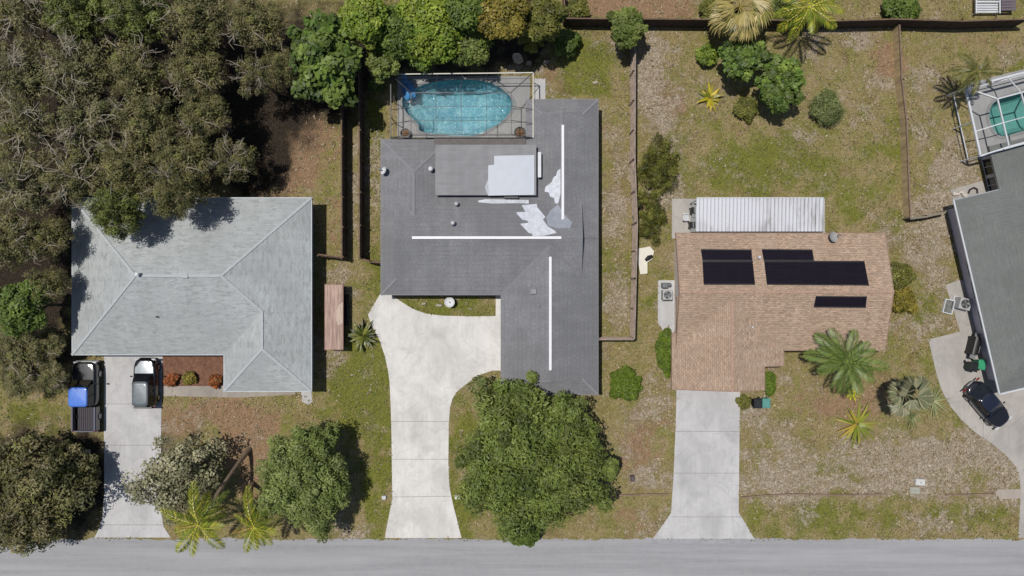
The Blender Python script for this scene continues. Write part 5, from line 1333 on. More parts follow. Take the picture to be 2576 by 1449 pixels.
def tree(name, label, X, Y, h, rpx, style, seed, group=None, ry=None, rz=None, clumps=60, leaves=130, L=.32, Wd=.17, bark='bark', limb_every=3, r0=None, **kw):
    """X, Y, rpx: the crown as it shows on the plan; h: height of the crown top"""
    k = (H - h * .6) / H / PX; rx = rpx * k; ry_ = (ry or rpx) * k; rz_ = rz or min(h * .45, rx * .75)
    hc = h - rz_; p = P(X, Y, hc)
    root = thing(name, label, 'tree' if 'tree' in name else 'shrub', (p.x, p.y, 0), group=group)
    V, T, C = crown_mesh(seed, rx, ry_, rz_, clumps, leaves, L, Wd, PAL[style], **kw)
    V = V + np.array([0, 0, hc]); V[:, 2] = np.maximum(V[:, 2], .05); C = C + np.array([0, 0, hc])
    link('crown', quads_mesh('crown', V, T), M['leaf'], root, True)
    r0 = r0 or max(.05, rx * .055)
    limbs(seed, C, (0, 0, 0), r0, limb_every).build('trunk', M[bark], root, True)
    return root

def bush(name, label, X, Y, h, rpx, style, seed, group=None, cat='shrub', ry=None, clumps=26, leaves=110, L=.2, Wd=.12, **kw):
    k = (H - h * .5) / H / PX; rx = rpx * k; ry_ = (ry or rpx) * k; p = P(X, Y, h * .5)
    root = thing(name, label, cat, (p.x, p.y, 0), group=group)
    V, T, C = crown_mesh(seed, rx, ry_, h * .55, clumps, leaves, L, Wd, PAL[style], **kw)
    V = V + np.array([0, 0, h * .5]); V[:, 2] = np.maximum(V[:, 2], .03); C = C + np.array([0, 0, h * .5])
    link('foliage', quads_mesh('foliage', V, T), M['leaf'], root, True)
    mb = MB(); rr = random.Random(seed)
    for i in range(0, len(C), 3): mb.tube([(rr.uniform(-.08, .08), rr.uniform(-.08, .08), 0), Vector(C[i].tolist()) * .5, Vector(C[i].tolist())], [.035, .025, .01], 5, False)
    mb.build('stem', M['bark'], root, True)
    return root

# ---- the wood on the left: four kinds of tree, copied and turned
def woodland(seed, style, bare, rx=3.1, h=8.5, leaves=70, clumps=120):
    root = thing('woodland_tree', None, 'tree', (0, 0, 0)); rz_ = 2.6; hc = h - rz_
    V, T, C = crown_mesh(seed, rx, rx * .95, rz_, clumps, leaves, .25, .075, PAL[style], cr=.18, hollow=.35, clumpvar=.5, gap=.16 if not bare else .38, up=.85, fill=.5)
    V += np.array([0, 0, hc]); C = C + np.array([0, 0, hc])
    link('crown', quads_mesh('crown', V, T), M['leaf'], root, True)
    limbs(seed, C, (0, 0, 0), .17, 3, fork=.5).build('trunk', M['bark'], root, True)
    rr = random.Random(seed * 3); mb = MB(); top = Vector((0, 0, hc + .3))
    for i in range(18 if bare else 7):
        a_ = rr.uniform(0, 6.28); l_ = rr.uniform(.5, 1.02) * rx; e_ = Vector((math.cos(a_) * l_, math.sin(a_) * l_, hc + rr.uniform(.6, 2.5)))
        m_ = top.lerp(e_, .55) + Vector((rr.uniform(-.5, .5), rr.uniform(-.5, .5), rr.uniform(.2, .9))); st = top.lerp(e_, rr.uniform(.05, .3))
        k1 = st.lerp(m_, .5) + Vector((rr.uniform(-.3, .3), rr.uniform(-.3, .3), rr.uniform(-.1, .25))); k2 = m_.lerp(e_, .5) + Vector((rr.uniform(-.35, .35), rr.uniform(-.35, .35), rr.uniform(-.1, .25)))
        mb.tube([st, k1, m_, k2, e_], [.055, .05, .04, .03, .012], 5, False)
        for j in range(4):
            f = m_.lerp(e_, rr.uniform(.0, .8)); g_ = f + Vector((rr.uniform(-1, 1), rr.uniform(-1, 1), rr.uniform(0, .7))) * rr.uniform(.5, 1.0)
            mb.tube([f, f.lerp(g_, .5) + Vector((rr.uniform(-.12, .12), rr.uniform(-.12, .12), .06)), g_], [.025, .018, .006], 4, False)
    mb.build('bare_branches', M['twig_bark'], root, True)
    return root
protos = {'leafy': woodland(11, 'wood', False), 'bare': woodland(12, 'grey', True), 'green': woodland(13, 'woodgreen', False), 'thin': woodland(14, 'wood', True, clumps=60)}
WOOD = [  # X, Y, radius px, kind, height factor, label
 (50, 40, 100, 'thin', 1.0, 'olive brown woodland tree in the very top left corner of the photo'),
 (190, 30, 95, 'green', .95, 'greenish woodland tree at the top edge, next to the one in the corner'),
 (345, 28, 95, 'green', 1.0, 'greenest of the woodland trees along the top edge of the photo'),
 (500, 40, 95, 'leafy', .95, 'brown leafy woodland tree at the top edge, right of the greenest one'),
 (640, 60, 85, 'leafy', .9, 'dull woodland tree at the top edge beside the bright green tree'),
 (40, 190, 95, 'bare', .95, 'bare branched woodland tree at the left edge, second down from the corner'),
 (190, 170, 95, 'bare', 1.0, 'woodland tree with the palest bare limbs, near the top left corner'),
 (335, 175, 90, 'leafy', .9, 'brown leafy woodland tree below the greenest tree of the top edge'),
 (490, 180, 85, 'leafy', .85, 'dark leafy woodland tree left of the shaded gap in the wood'),
 (640, 190, 62, 'thin', .8, 'thin woodland tree standing alone right of the shaded gap'),
 (715, 170, 58, 'leafy', .8, 'low brown tree tucked against the left side of the bright green tree'),
 (60, 330, 100, 'thin', 1.0, 'woodland tree with fallen pale branches at the left edge, mid height of the wood'),
 (215, 310, 95, 'bare', .95, 'bare twiggy tree in the very middle of the wood'),
 (370, 305, 92, 'leafy', .95, 'leafy tree between the middle of the wood and the shaded gap'),
 (510, 290, 75, 'leafy', .85, 'leafy tree on the lower lip of the shaded gap'),
 (45, 465, 95, 'bare', .9, 'bare grey tree at the left edge level with the back of the pale grey house'),
 (180, 440, 92, 'thin', .95, 'thin twiggy tree behind the left corner of the pale grey house'),
 (320, 420, 90, 'leafy', .9, 'leafy tree right behind the left half of the pale grey roof'),
 (460, 400, 85, 'leafy', .9, 'leafy tree behind the middle of the pale grey roof, by the tan grass'),
 (585, 400, 68, 'thin', .75, 'twiggy tree at the right end of the wood, touching the tan grass'),
 (290, 535, 78, 'green', 1.05, 'tree whose crown hangs over the left part of the pale grey roof'),
 (440, 490, 72, 'leafy', 1.05, 'tree whose crown overhangs the middle of the pale grey roof edge'),
 (30, 600, 85, 'leafy', .9, 'brown tree at the left edge level with the top of the pale grey house'),
 (118, 600, 68, 'leafy', .8, 'brown tree against the left wall of the pale grey house'),
 (120, 720, 58, 'leafy', .75, 'small dark tree beside the left wall, right of the bright green left edge tree'),
 (40, 880, 75, 'leafy', .55, 'low dark tree at the left edge below the bright green one'),
 (112, 870, 56, 'leafy', .42, 'low dark tree left of the black pickup truck, by the house corner'),
 (50, 950, 62, 'leafy', .42, 'low shaded tree at the left edge level with the pickup truck'),
 (130, 950, 50, 'leafy', .42, 'low twiggy tree just left of the bed of the pickup truck'),
]
used = set(); wr = random.Random(77)
for X, Y, rp, kind, hf, lab in WOOD:
    o = protos[kind]
    if kind in used: o = copy_tree(o)
    used.add(kind)
    p = P(X, Y, 6.3 * hf); s_ = rp / PX * (H - 6 * hf) / H / 3.1
    o.location = (p.x, p.y, 0); o.rotation_euler = (0, 0, wr.uniform(0, 6.28)); o.scale = (s_, s_, hf)
    tag(o, lab, 'tree', 'trees of the wood on the left')

tree('broadleaf_tree', 'bright green round tree at the left edge beside the pale grey house', 55, 770, 7, 72, 'mid', 31, clumps=60, leaves=130, L=.26, Wd=.15, cr=.26)
tree('broadleaf_tree', 'large dark bushy tree filling the bottom left corner of the photo', 60, 1240, 6.5, 165, 'wood', 32, clumps=230, leaves=95, L=.3, Wd=.11, cr=.15, limb_every=5, gap=.22, fill=.25, clumpvar=.5)
tree('broadleaf_tree', 'dark twiggy tree overhanging the left edge of the grey driveway', 172, 1180, 3.8, 80, 'wood', 33, clumps=110, leaves=80, L=.27, Wd=.1, cr=.18, clumpvar=.5, gap=.25, fill=.2)
tree('broadleaf_tree', 'olive tree between the grey driveway and the bottom left corner, leaning over the street', 150, 1300, 6, 85, 'woodgreen', 34, clumps=70, leaves=120, L=.26, Wd=.13, cr=.24) if 0 else None
tree('broadleaf_tree', 'bright green tree with large leaves above the two dark fences', 815, 150, 7.5, 100, 'fig', 35, ry=125, clumps=110, leaves=52, L=.5, Wd=.32, cr=.22, clumpvar=.4, gap=.22, fill=.2, hollow=.4)
tree('broadleaf_tree', 'yellowish green tree at the top edge, above the two dark fences', 915, 50, 7, 68, 'bright', 36, clumps=50, leaves=130, L=.3, Wd=.15, cr=.28)
tree('broadleaf_tree', 'brightest green tree at the top edge behind the pool cage', 1085, 70, 6, 100, 'bright', 37, clumps=90, leaves=140, L=.3, Wd=.15, cr=.24)
tree('broadleaf_tree', 'green tree between the yellowish one and the brightest one behind the pool', 985, 85, 5.5, 72, 'mid', 38, clumps=60, leaves=130, L=.28, Wd=.15, cr=.26)
tree('broadleaf_tree', 'small green tree leaning over the top left corner of the pool cage', 1066, 136, 4, 44, 'mid', 39, clumps=40, leaves=120, L=.26, Wd=.14, cr=.3)
tree('broadleaf_tree', 'drooping green tree just left of the pool cage', 962, 150, 4.5, 44, 'deep', 40, ry=60, clumps=40, leaves=120, L=.26, Wd=.13, cr=.3)
tree('broadleaf_tree', 'green tree above the white beam of the pool cage', 1185, 112, 4.5, 55, 'deep', 41, clumps=44, leaves=120, L=.26, Wd=.14, cr=.3)
tree('broadleaf_tree', 'dark green tree at the top edge left of the olive brown tree', 1180, 22, 7, 58, 'mid', 42, clumps=44, leaves=120, L=.28, Wd=.14, cr=.3)
tree('broadleaf_tree', 'olive brown tree at the top edge, right of the green trees behind the pool', 1265, 45, 7, 70, 'olive', 43, clumps=60, leaves=130, L=.28, Wd=.15, cr=.26)
tree('broadleaf_tree', 'dull olive tree at the top edge next to the corner of the board fence', 1368, 45, 6, 58, 'scrub', 44, clumps=46, leaves=120, L=.28, Wd=.12, cr=.28)
tree('broadleaf_tree', 'rounded green tree astride the top board fence', 1577, 72, 4.2, 48, 'deep', 45, ry=60, clumps=46, leaves=120, L=.24, Wd=.12, cr=.28)
tree('broadleaf_tree', 'huge round dark green tree in front of the dark grey house', 1336, 1150, 7.5, 200, 'deep', 46, ry=214, rz=3.6, clumps=460, leaves=120, L=.34, Wd=.11, cr=.125, hollow=.58, gap=.16, clumpvar=.42, limb_every=9, r0=.32)
tree('broadleaf_tree', 'low green tree spilling onto the street under the huge dark green tree', 1315, 1338, 3.4, 56, 'mid', 47, ry=42, clumps=40, leaves=110, L=.28, Wd=.11, cr=.3)
tree('broadleaf_tree', 'round grey green tree casting a dark shadow, between the left driveways', 768, 1200, 6.5, 120, 'round', 48, ry=145, rz=3.0, clumps=220, leaves=130, L=.3, Wd=.085, cr=.17, hollow=.65, gap=.08, limb_every=6)
tree('broadleaf_tree', 'sparse pale grey tree reaching over the grey driveway', 455, 1205, 6, 132, 'sparse', 49, ry=120, clumps=130, leaves=75, L=.25, Wd=.13, cr=.2, hollow=.3, clumpvar=.35, gap=.18, fill=0, limb_every=2, bark='pale_bark', r0=.2)
tree('broadleaf_tree', 'small dark tree tucked into the right side of the huge green tree', 1530, 1180, 3.5, 34, 'deep', 50, clumps=24, leaves=90, L=.24, Wd=.11, cr=.34, clumpvar=.4)
tree('broadleaf_tree', 'larger dark green tree of the pair in the back yard of the pink house', 1872, 150, 4.5, 62, 'fig', 51, clumps=56, leaves=60, L=.4, Wd=.26, cr=.26, gap=.28, fill=.2, clumpvar=.5, hollow=.4)
tree('broadleaf_tree', 'light green large leaved tree, lower right of the pair in the back yard', 1965, 212, 4.2, 64, 'fig', 52, ry=78, clumps=60, leaves=60, L=.4, Wd=.27, cr=.25, gap=.28, fill=.2, clumpvar=.5, hollow=.4)
bush('leafy_bush', 'small bright green bush left of the pair of trees in the back yard', 1778, 138, 1.4, 30, 'bright', 53, clumps=20, leaves=90, L=.22, Wd=.15)
bush('leafy_bush', 'grey green grassy bush right of the pair of trees in the back yard', 2078, 272, 1.5, 45, 'sage', 54, clumps=36, leaves=110, L=.34, Wd=.05, up=.3)
bush('leafy_bush', 'dry olive bush below the pair of trees in the back yard', 1878, 272, 1.0, 34, 'scrub', 55, clumps=22, leaves=80, L=.26, Wd=.12)
bush('leafy_bush', 'thin pale bush between the two trees of the pair in the back yard', 1925, 270, .9, 24, 'sage', 56, clumps=16, leaves=60, L=.22, Wd=.1) if 0 else None
bush('leafy_bush', 'compact green bush just below the top board fence', 1424, 108, 2.0, 38, 'mid', 57, clumps=40, leaves=110, L=.2, Wd=.12)
bush('leafy_bush', 'small green bush in the corner above the top board fence', 1452, 20, 1.8, 30, 'scrub', 58, clumps=24, leaves=90)
bush('clipped_bush', 'clipped round green bush in the side yard of the dark grey house', 1572, 966, 1.5, 43, 'hedge', 60, clumps=70, leaves=120, L=.16, Wd=.08, hollow=.75, cr=.24, clumpvar=.15)
bush('hedge', 'long narrow clipped hedge along the left wall of the pink house', 1674, 884, 1.6, 24, 'hedge', 61, cat='hedge', ry=72, clumps=90, leaves=120, L=.16, Wd=.07, hollow=.7, cr=.34, clumpvar=.18)
bush('hedge', 'short bright hedge beside the front porch of the pink house', 1936, 962, .8, 17, 'hedge', 62, cat='hedge', ry=40, clumps=50, leaves=100, L=.16, Wd=.06, hollow=.6, cr=.4, clumpvar=.15)
bush('clipped_bush', 'small round bush at the right corner of the pink house driveway', 1872, 1013, .9, 18, 'scrub', 63, clumps=26, leaves=90, L=.14, Wd=.09, hollow=.7)
bush('leafy_bush', 'soft olive bush by the right gable of the pink house', 2262, 692, 1.6, 38, 'scrub', 64, clumps=30, leaves=110, L=.2, Wd=.1)
bush('leafy_bush', 'yellowish bush just below the soft olive bush by the pink house', 2272, 752, 1.2, 33, 'olive', 65, ry=44, clumps=26, leaves=80, L=.34, Wd=.1, up=.3)
bush('leafy_bush', 'weedy scrub along the right side of the brown fence, upper clump', 1656, 420, 1.5, 62, 'scrub', 66, ry=84, clumps=190, leaves=90, L=.3, Wd=.045, gap=.55, fill=.0, cr=.2, hollow=.2, up=.4, clumpvar=.5)
bush('leafy_bush', 'weedy scrub along the right side of the brown fence, lower clump above the white board', 1634, 545, 1.5, 50, 'scrub', 67, ry=84, clumps=150, leaves=90, L=.3, Wd=.045, gap=.55, fill=.0, cr=.2, hollow=.2, up=.4, clumpvar=.5)
bush('leafy_bush', 'rust coloured shrub nearest the parked silver car in the flower bed', 431, 957, .8, 18, 'rust', 68, clumps=16, leaves=70, L=.16, Wd=.09, group='rusty shrubs in the flower bed')
bush('leafy_bush', 'greenest of the three rusty shrubs in the flower bed', 477, 952, .8, 20, 'olive', 69, clumps=16, leaves=70, L=.16, Wd=.09, group='rusty shrubs in the flower bed')
bush('leafy_bush', 'rust coloured shrub by the front wing of the pale grey house', 541, 958, .8, 18, 'rust', 70, clumps=16, leaves=70, L=.16, Wd=.09, group='rusty shrubs in the flower bed')
bush('leafy_bush', 'leafy green bush at the top edge above the right part of the board fence', 2265, 14, 1.7, 46, 'mid', 71, clumps=36, leaves=80, L=.26, Wd=.16)
bush('leafy_bush', 'dull green bush left of the fan palm at the top edge', 1790, 22, 1.6, 34, 'scrub', 72, clumps=26, leaves=90)
bush('leafy_bush', 'dark green bush between the two palms at the top edge', 1965, 30, 2.0, 40, 'deep', 73, clumps=30, leaves=90)
bush('leafy_bush', 'small dark bush at the upper right end of the left dark fence', 946, 214, 1.5, 20, 'deep', 74, clumps=14, leaves=70)
bush('leafy_bush', 'shaggy weed clump growing at the wall below the soft lawn strip of the right edge house', 2330, 780, .5, 26, 'hedge', 75, clumps=20, leaves=70, L=.2, Wd=.05) if 0 else None

# ---- palms
def frond_mesh(seed, L, leaflet, droop, tints, n=34, rise=.35, fold=.5, wid=.05):
    rng = np.random.default_rng(seed); V = []; T = []
    def spine(t): return np.array([L * t * (1 - .12 * t * t), 0, L * (rise * t - droop * t * t)])
    ts = np.linspace(.1, 1, n)
    for t in ts:
        p = spine(t); q = spine(min(1.0, t + .02)); d = (q - p) / (np.linalg.norm(q - p) + 1e-9) if t < .98 else d
        l = leaflet * (math.sin(math.pi * min(1, .12 + t * .86)) ** .6) * (.85 + .3 * rng.random())
        for s_ in (-1, 1):
            side = np.array([0, s_, 0]); dirv = d * .75 + side * .8 + np.array([0, 0, -fold * (.6 + .6 * rng.random())]); dirv /= np.linalg.norm(dirv)
            tip = p + dirv * l; mid = p + dirv * l * .5 + np.array([0, 0, .06 * l]); w_ = d * wid
            V += [p - w_ * .6, mid - w_ , tip, mid + w_]; c = np.array(tints[rng.integers(len(tints))]) * (.8 + .4 * rng.random()); T.append([*c, 1])
    # rachis
    for t0, t1 in zip(np.linspace(0, .94, 12), np.linspace(.06, 1, 12)):
        a, b = spine(t0), spine(t1); w0, w1 = .05 * (1 - t0 * .8), .05 * (1 - t1 * .8)
        V += [a + [0, -w0, .012], b + [0, -w1, .012], b + [0, w1, .012], a + [0, w0, .012]]; T.append([*(np.array(tints[0]) * 1.45), 1])
    return quads_mesh('frond', np.array(V), np.array(T))

def fan_mesh(seed, L, tints, n=22, droop=.35, spread=2.3):
    rng = np.random.default_rng(seed); V = []; T = []
    pet = L * .45
    for t0, t1 in zip(np.linspace(0, .8, 5), np.linspace(.2, 1, 5)):
        a = np.array([pet * t0, 0, pet * .5 * t0]); b = np.array([pet * t1, 0, pet * .5 * t1]); V += [a + [0, -.03, 0], b + [0, -.03, 0], b + [0, .03, 0], a + [0, .03, 0]]; T.append([*(np.array(tints[0]) * 1.2), 1])
    o = np.array([pet, 0, pet * .5])
    for i in range(n):
        a = -spread / 2 + spread * i / (n - 1); d = np.array([math.cos(a), math.sin(a), .15]); l = L * .62 * (.85 + .25 * rng.random()) * (1 - .12 * abs(a))
        m_ = o + d * l * .6; tip = o + d * l + np.array([0, 0, -droop * l]); w_ = np.array([-math.sin(a), math.cos(a), 0]) * L * .04
        c = np.array(tints[rng.integers(len(tints))]) * (.75 + .5 * rng.random())
        V += [o, m_ - w_, tip, m_ + w_ + np.array([0, 0, .02])]; T.append([*c, 1])
    return quads_mesh('frond', np.array(V), np.array(T))

def palm(label, base, crown, meshes, nf, seed, tilts=(-.1, .75), r0=.17, name='palm_tree', bark='palm_bark', scale=(.85, 1.1), skirt=None, heart=True):
    rr = random.Random(seed); b, c = Vector(base), Vector(crown)
    root = thing(name, label, 'palm tree', b)
    pts = []
    for i in range(9):
        t = i / 8; p = b.lerp(c, t); s_ = math.sin(t * math.pi) * .08 * (c - b).length
        pts.append(p + Vector((-(c.x - b.x), -(c.y - b.y), 0)).normalized() * s_ if (c - b).xy.length > .3 else p)
    MB().tube(pts, [r0 * (1.35 - .5 * min(1, i / 3)) if i < 3 else r0 * .85 for i in range(9)], 10).build('trunk', M[bark], root)
    for i in range(nf):
        a = i * 2.39996 + rr.uniform(-.2, .2); f = (i + .5) / nf
        el = tilts[0] + (tilts[1] - tilts[0]) * (1 - f) ** 1.0
        me = meshes[i % len(meshes)] if not (skirt and f > .8) else skirt[i % len(skirt)]
        o = bpy.data.objects.new('frond', me); COL.objects.link(o)
        if not me.materials: me.materials.append(M['frond'])
        s_ = rr.uniform(*scale)
        o.parent = root; o.matrix_parent_inverse = wm(root).inverted()
        o.matrix_basis = Matrix.Translation(c + Vector((0, 0, .05))) @ Matrix.Rotation(a, 4, 'Z') @ Matrix.Rotation(-el, 4, 'Y') @ Matrix.Rotation(rr.uniform(-.3, .3), 4, 'X') @ Matrix.Scale(s_, 4)
    return root
yg = lc((150, 154, 60), (108, 126, 44), (180, 176, 84), (90, 108, 40), (128, 140, 50), (112, 128, 46))
coco = [frond_mesh(s_, 3.2, .95, d_, yg, n=26, wid=.058, fold=.75) for s_, d_ in ((1, .6), (2, .85), (3, .5))]
coco_b = coco + [frond_mesh(4, 3.1, .9, .95, lc((88, 108, 42), (70, 92, 36), (120, 130, 52)), n=24, wid=.05, fold=.9), frond_mesh(6, 2.9, .8, 1.0, lc((150, 122, 74), (128, 112, 60), (110, 112, 50)), n=20, wid=.04, fold=1.0)]
palm('leaning palm with yellow green fronds over the street, left one of the two', P(628, 1130), P(500, 1318, 6.0), coco_b, 18, 5, (-.7, .8), .17, scale=(.55, 1.02))
palm('palm with yellow green fronds beside the round grey green tree, right one of the two', P(636, 1215), P(640, 1325, 5.0), coco_b, 20, 9, (-.75, .7), .16, scale=(.55, 1.0))
dg = lc((88, 112, 58), (104, 124, 72), (74, 98, 48), (112, 128, 84))
roy = [frond_mesh(s_, 3.5, .95, d_, dg, n=36, wid=.045, fold=.45) for s_, d_ in ((4, .5), (5, .65), (6, .4))]
palm('big dark green palm whose fronds reach over the front roof of the pink house', P(2112, 900), P(2128, 908, 3.6), roy, 18, 21, (-.25, .65), .24, scale=(.72, 1.02))
gf = lc((132, 134, 130), (112, 116, 106), (148, 148, 146), (96, 106, 92))
bd = lc((112, 92, 78), (96, 78, 66), (130, 108, 92))
fan_g = [fan_mesh(s_, 2.4, gf, 24, .3) for s_ in (7, 8)]; fan_b = [fan_mesh(s_, 2.1, bd, 20, .75, 1.6) for s_ in (9, 10)]
palm('silver grey fan palm with drooping brown dead fronds on the front lawn', P(2232, 968), P(2275, 990, 3.0), fan_g, 13, 33, (-.75, .85), .22, scale=(.5, 1.2), skirt=fan_b)
tf = lc((148, 138, 96), (128, 122, 80), (168, 156, 118), (108, 110, 66))
fan_t = [fan_mesh(s_, 2.7, tf, 26, .55) for s_ in (11, 12)]
palm('tan shaggy fan palm at the top edge behind the board fence', P(1848, 36), P(1862, 18, 4.5), fan_t, 22, 41, (-.6, .6), .25, scale=(.8, 1.0))
palm('yellow green palm at the top edge, right of the tan fan palm', P(2010, 40), P(2035, 18, 4.2), coco, 13, 43, (-.35, .6), .16, scale=(.7, .95))
dk = lc((92, 96, 58), (78, 84, 48), (108, 106, 74))
pal_d = [frond_mesh(s_, 2.4, .7, d_, dk, n=28, wid=.05, fold=.6) for s_, d_ in ((14, .6), (15, .8))]
palm('dark drooping palm beside the corner of the white framed pool cage', P(2405, 222), P(2458, 182, 4.2), pal_d, 12, 47, (-.5, .5), .14, scale=(.7, 1.0))
of = [frond_mesh(s_, 1.6, .5, d_, lc((116, 122, 56), (100, 108, 46), (136, 134, 70)), n=22, wid=.05, fold=.4) for s_, d_ in ((16, .5), (17, .4))]
palm('small olive palm at the top edge left of the board fence corner', P(1345, 104), P(1340, 98, 2.2), of, 12, 49, (-.2, .7), .1, scale=(.7, 1.0))

def rosette(label, X, Y, r, n, tints, seed, h=.9, wd=.16, name='agave', cat='plant', z0=.0):
    rng = np.random.default_rng(seed); V = []; T = []
    for i in range(n):
        a = i * 2.39996 + rng.uniform(-.25, .25); f = (i + .5) / n; l = r * (.6 + .45 * rng.random()); el = 1.25 - 1.15 * f
        d = np.array([math.cos(a), math.sin(a), 0]); s_ = np.array([-math.sin(a), math.cos(a), 0]); prev = None; c = np.array(tints[rng.integers(len(tints))]) * (.75 + .5 * rng.random())
        for k in range(6):
            t0, t1 = k / 6, (k + 1) / 6
            def q(t): return d * l * t * math.cos(el * (1 - t * .6)) + np.array([0, 0, z0 + .06 + h * (math.sin(el) * t * 1.1 - .55 * t * t) * (l / r)])
            w0, w1 = wd * (1 - t0 ** 2.2) * (.6 + .8 * min(t0 * 3, .5)), wd * (1 - t1 ** 2.2) * (.6 + .8 * min(t1 * 3, .5))
            p0, p1 = q(t0), q(t1); p0[2] = max(p0[2], .03); p1[2] = max(p1[2], .03)
            V += [p0 - s_ * w0, p1 - s_ * w1, p1 + s_ * w1, p0 + s_ * w0]; T.append([*c, 1])
    p = P(X, Y); root = thing(name, label, cat, p)
    link('foliage', quads_mesh('foliage', np.array(V), np.array(T)), M['frond'], root, True)
    MB().lathe([(.12, 0), (.1, .12 + z0), (.03, .2 + z0)], (0, 0, 0), 10).build('stem', M['bark'], root, True)
rosette('large green agave with broad strap leaves, left of the silver fan palm', 2156, 1066, 2.2, 24, lc((124, 134, 58), (104, 116, 48), (146, 146, 76), (158, 140, 70)), 3, 1.0, .13)
rosette('dark glossy spiky bush at the left edge of the pale driveway', 915, 845, 1.6, 54, lc((86, 94, 40), (66, 76, 30), (112, 116, 62), (58, 68, 28)), 4, 1.5, .12, name='spiky_bush', cat='shrub', z0=.15)
rosette('yellow strappy plant in the back yard left of the pair of trees', 1785, 247, 1.5, 20, lc((158, 150, 44), (132, 128, 40), (108, 116, 44), (176, 160, 60)), 5, .9, .15)
rosette('small bright yellow flowering plant under the big dark green palm', 2143, 990, .8, 16, lc((214, 204, 30), (190, 186, 40), (150, 156, 50)), 7, .6, .08)
rosette('wispy grey green grass plant right of the silver fan palm', 2345, 1008, 1.9, 46, lc((142, 150, 128), (122, 136, 112), (156, 160, 142)), 9, .8, .035)
rosette('wispy sage plant below the silver fan palm', 2290, 1052, 1.1, 34, lc((124, 134, 104), (108, 120, 92)), 11, .7, .035)

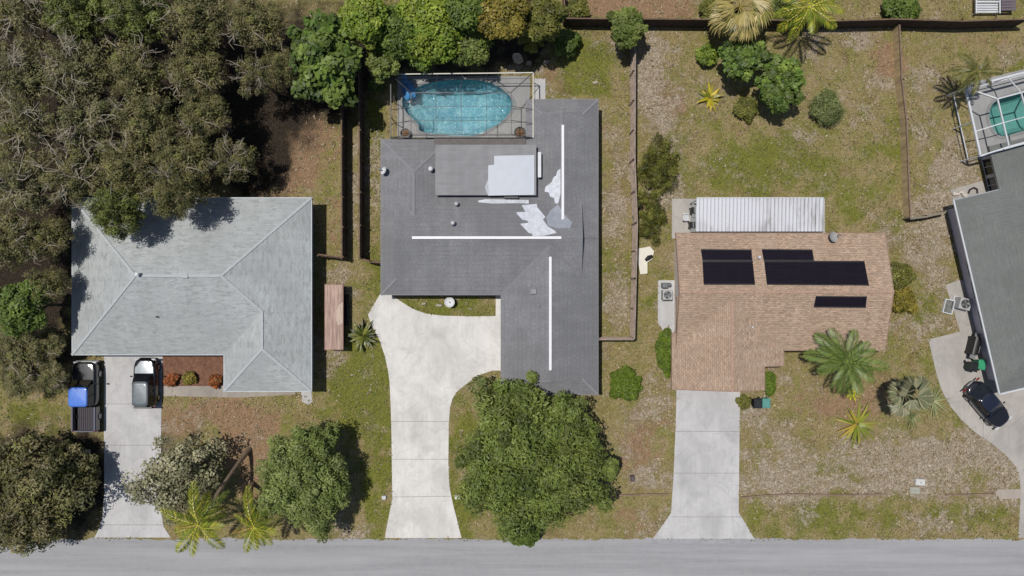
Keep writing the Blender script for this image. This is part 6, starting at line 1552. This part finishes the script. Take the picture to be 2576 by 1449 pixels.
# ---- grass tufts over every lawn: nobody could count them
def scatter_grass():
    rng = np.random.default_rng(8); n = 120000
    x = rng.uniform(-45, 45, n); y = rng.uniform(yr - .12, 26, n)
    hit = np.zeros(n, bool)
    for pl in (gp(MAIN_DRIVE), gp(LEFT_DRIVE), gp(PINK_DRIVE), gp(RIGHT_DRIVE), gp(RIGHT_PATH), gp(SIDEWALK), gp(FRONT_WALK), gp(SIDE_PAD), gp(BED), DECK_MAIN, DECK_RIGHT, gp([(1690, 500), (2075, 500), (2075, 600), (1690, 600)]), gp([(1344, 198), (1372, 198), (1372, 252), (1344, 252)]),
               [(xa + .5, ya - .5), (xb - .5, ya - .5), (xb - .5, yd + .5), (xc + .5, yd + .5), (xc + .5, yb + .5), (xa + .5, yb + .5)], [(x0 + .5, yW), (xe, yW), (x1, yN), (x1 - .5, yB), (xs + .5, yB), (xs + .5, yS), (x0 + .5, yS)],
               [(xA, yA), (xB, yA), (xB, yC), (xA, yC)], [(wx0, yC), (wx1, yC), (wx1, wym), (wxc, wym), (wxc, wyb), (wx0, wyb)], [h4(-3, .7), h4(L4, .7), h4(L4, 15), h4(-3, 15)]):
        hit |= poly_in(x, y, [(p[0], p[1]) for p in pl])
    cv = cover(x, y); w1 = warp(x * 30 + 2000, y * 30 + 2000, 21, 26) + .5 * warp(x * 30 + 2000, y * 30 + 2000, 22, 9)
    keep = ~hit & (cv[:, 3] < .9) & (rng.random(n) < np.clip(.5 + w1 * 1.3 + cv[:, 0] * .3, .06, 1))
    x, y, cv = x[keep], y[keep], cv[keep]; n = len(x)
    a = rng.uniform(0, 6.28, n); l = rng.uniform(.06, .2, n); h_ = rng.uniform(.02, .11, n); wd = rng.uniform(.02, .055, n)
    d = np.stack([np.cos(a), np.sin(a), np.zeros(n)], 1); s_ = np.stack([-np.sin(a), np.cos(a), np.zeros(n)], 1); p = np.stack([x, y, np.full(n, .003)], 1); up = np.array([0, 0, 1.0])
    tip = p + d * l[:, None] + up * (h_ * .6)[:, None]; mid = p + d * (l * .5)[:, None] + up * h_[:, None]
    V = np.stack([p, mid - s_ * wd[:, None], tip, mid + s_ * wd[:, None]], 1).reshape(-1, 3)
    gr = np.array(A(104, 112, 46)[:3]); ol = np.array(A(128, 118, 72)[:3]); tan = np.array(A(182, 162, 130)[:3]); pl = np.array(A(214, 200, 178)[:3])
    g_ = np.clip(cv[:, 0] * 1.1 + rng.normal(size=n) * .25, 0, 1)[:, None]; t_ = np.clip(cv[:, 1] + cv[:, 2] * .4 + rng.normal(size=n) * .35 - .1, 0, 1)[:, None]
    c = ol * (1 - g_) + gr * g_; c = c * (1 - t_) + tan * t_; pk = (rng.random(n) < .08 + .3 * np.clip(cv[:, 1], 0, 1))[:, None]; c = np.where(pk & (g_ < .6), pl, c) * (.7 + .6 * rng.random(n))[:, None]
    # curled dry tussocks where the turf has worn pale
    T = np.concatenate([c, np.ones((n, 1))], 1)
    q = np.where((cv[:, 1] + warp(x * 30 + 2000, y * 30 + 2000, 31, 18) * 1.5 + rng.normal(size=n) * .15 > .5) & (rng.random(n) < .8))[0]; k = len(q); a = rng.uniform(0, 6.28, k)
    d = np.stack([np.cos(a), np.sin(a), np.zeros(k)], 1); s_ = np.stack([-np.sin(a), np.cos(a), np.zeros(k)], 1); p = np.stack([x[q], y[q], np.full(k, .0)], 1)
    l = rng.uniform(.08, .3, k)[:, None] * rng.uniform(.6, 1.1, (k, 1)); wd = rng.uniform(.02, .06, k)[:, None]; h_ = rng.uniform(.05, .15, k)[:, None]
    tc = np.array([A(206, 190, 160)[:3], A(188, 168, 134)[:3], A(166, 148, 108)[:3], A(222, 208, 186)[:3], A(150, 136, 92)[:3], A(196, 176, 146)[:3]])[rng.integers(0, 6, k)] * (.75 + .4 * rng.random((k, 1)))
    for f0, f1, z0_, z1_ in ((0, .35, .2, 1), (.35, .7, 1, .9), (.7, 1, .9, .3)):
        o0 = s_ * np.sin(f0 * 3 + a[:, None]) * .06; o1 = s_ * np.sin(f1 * 3 + a[:, None]) * .06; g0 = .35 + .65 * math.sin(f0 * math.pi); g1 = .35 + .65 * math.sin(f1 * math.pi)
        P0 = p + d * l * f0 + o0 + up * h_ * z0_; P1 = p + d * l * f1 + o1 + up * h_ * z1_
        V = np.concatenate([V, np.stack([P0 - s_ * wd * g0, P1 - s_ * wd * g1, P1 + s_ * wd * g1, P0 + s_ * wd * g0], 1).reshape(-1, 3)]); T = np.concatenate([T, np.concatenate([tc, np.ones((k, 1))], 1)])
    me = quads_mesh('grass', V, T)
    o = bpy.data.objects.new('grass', me); COL.objects.link(o); me.materials.append(M['leaf']); tag(o, kind='stuff')
scatter_grass()
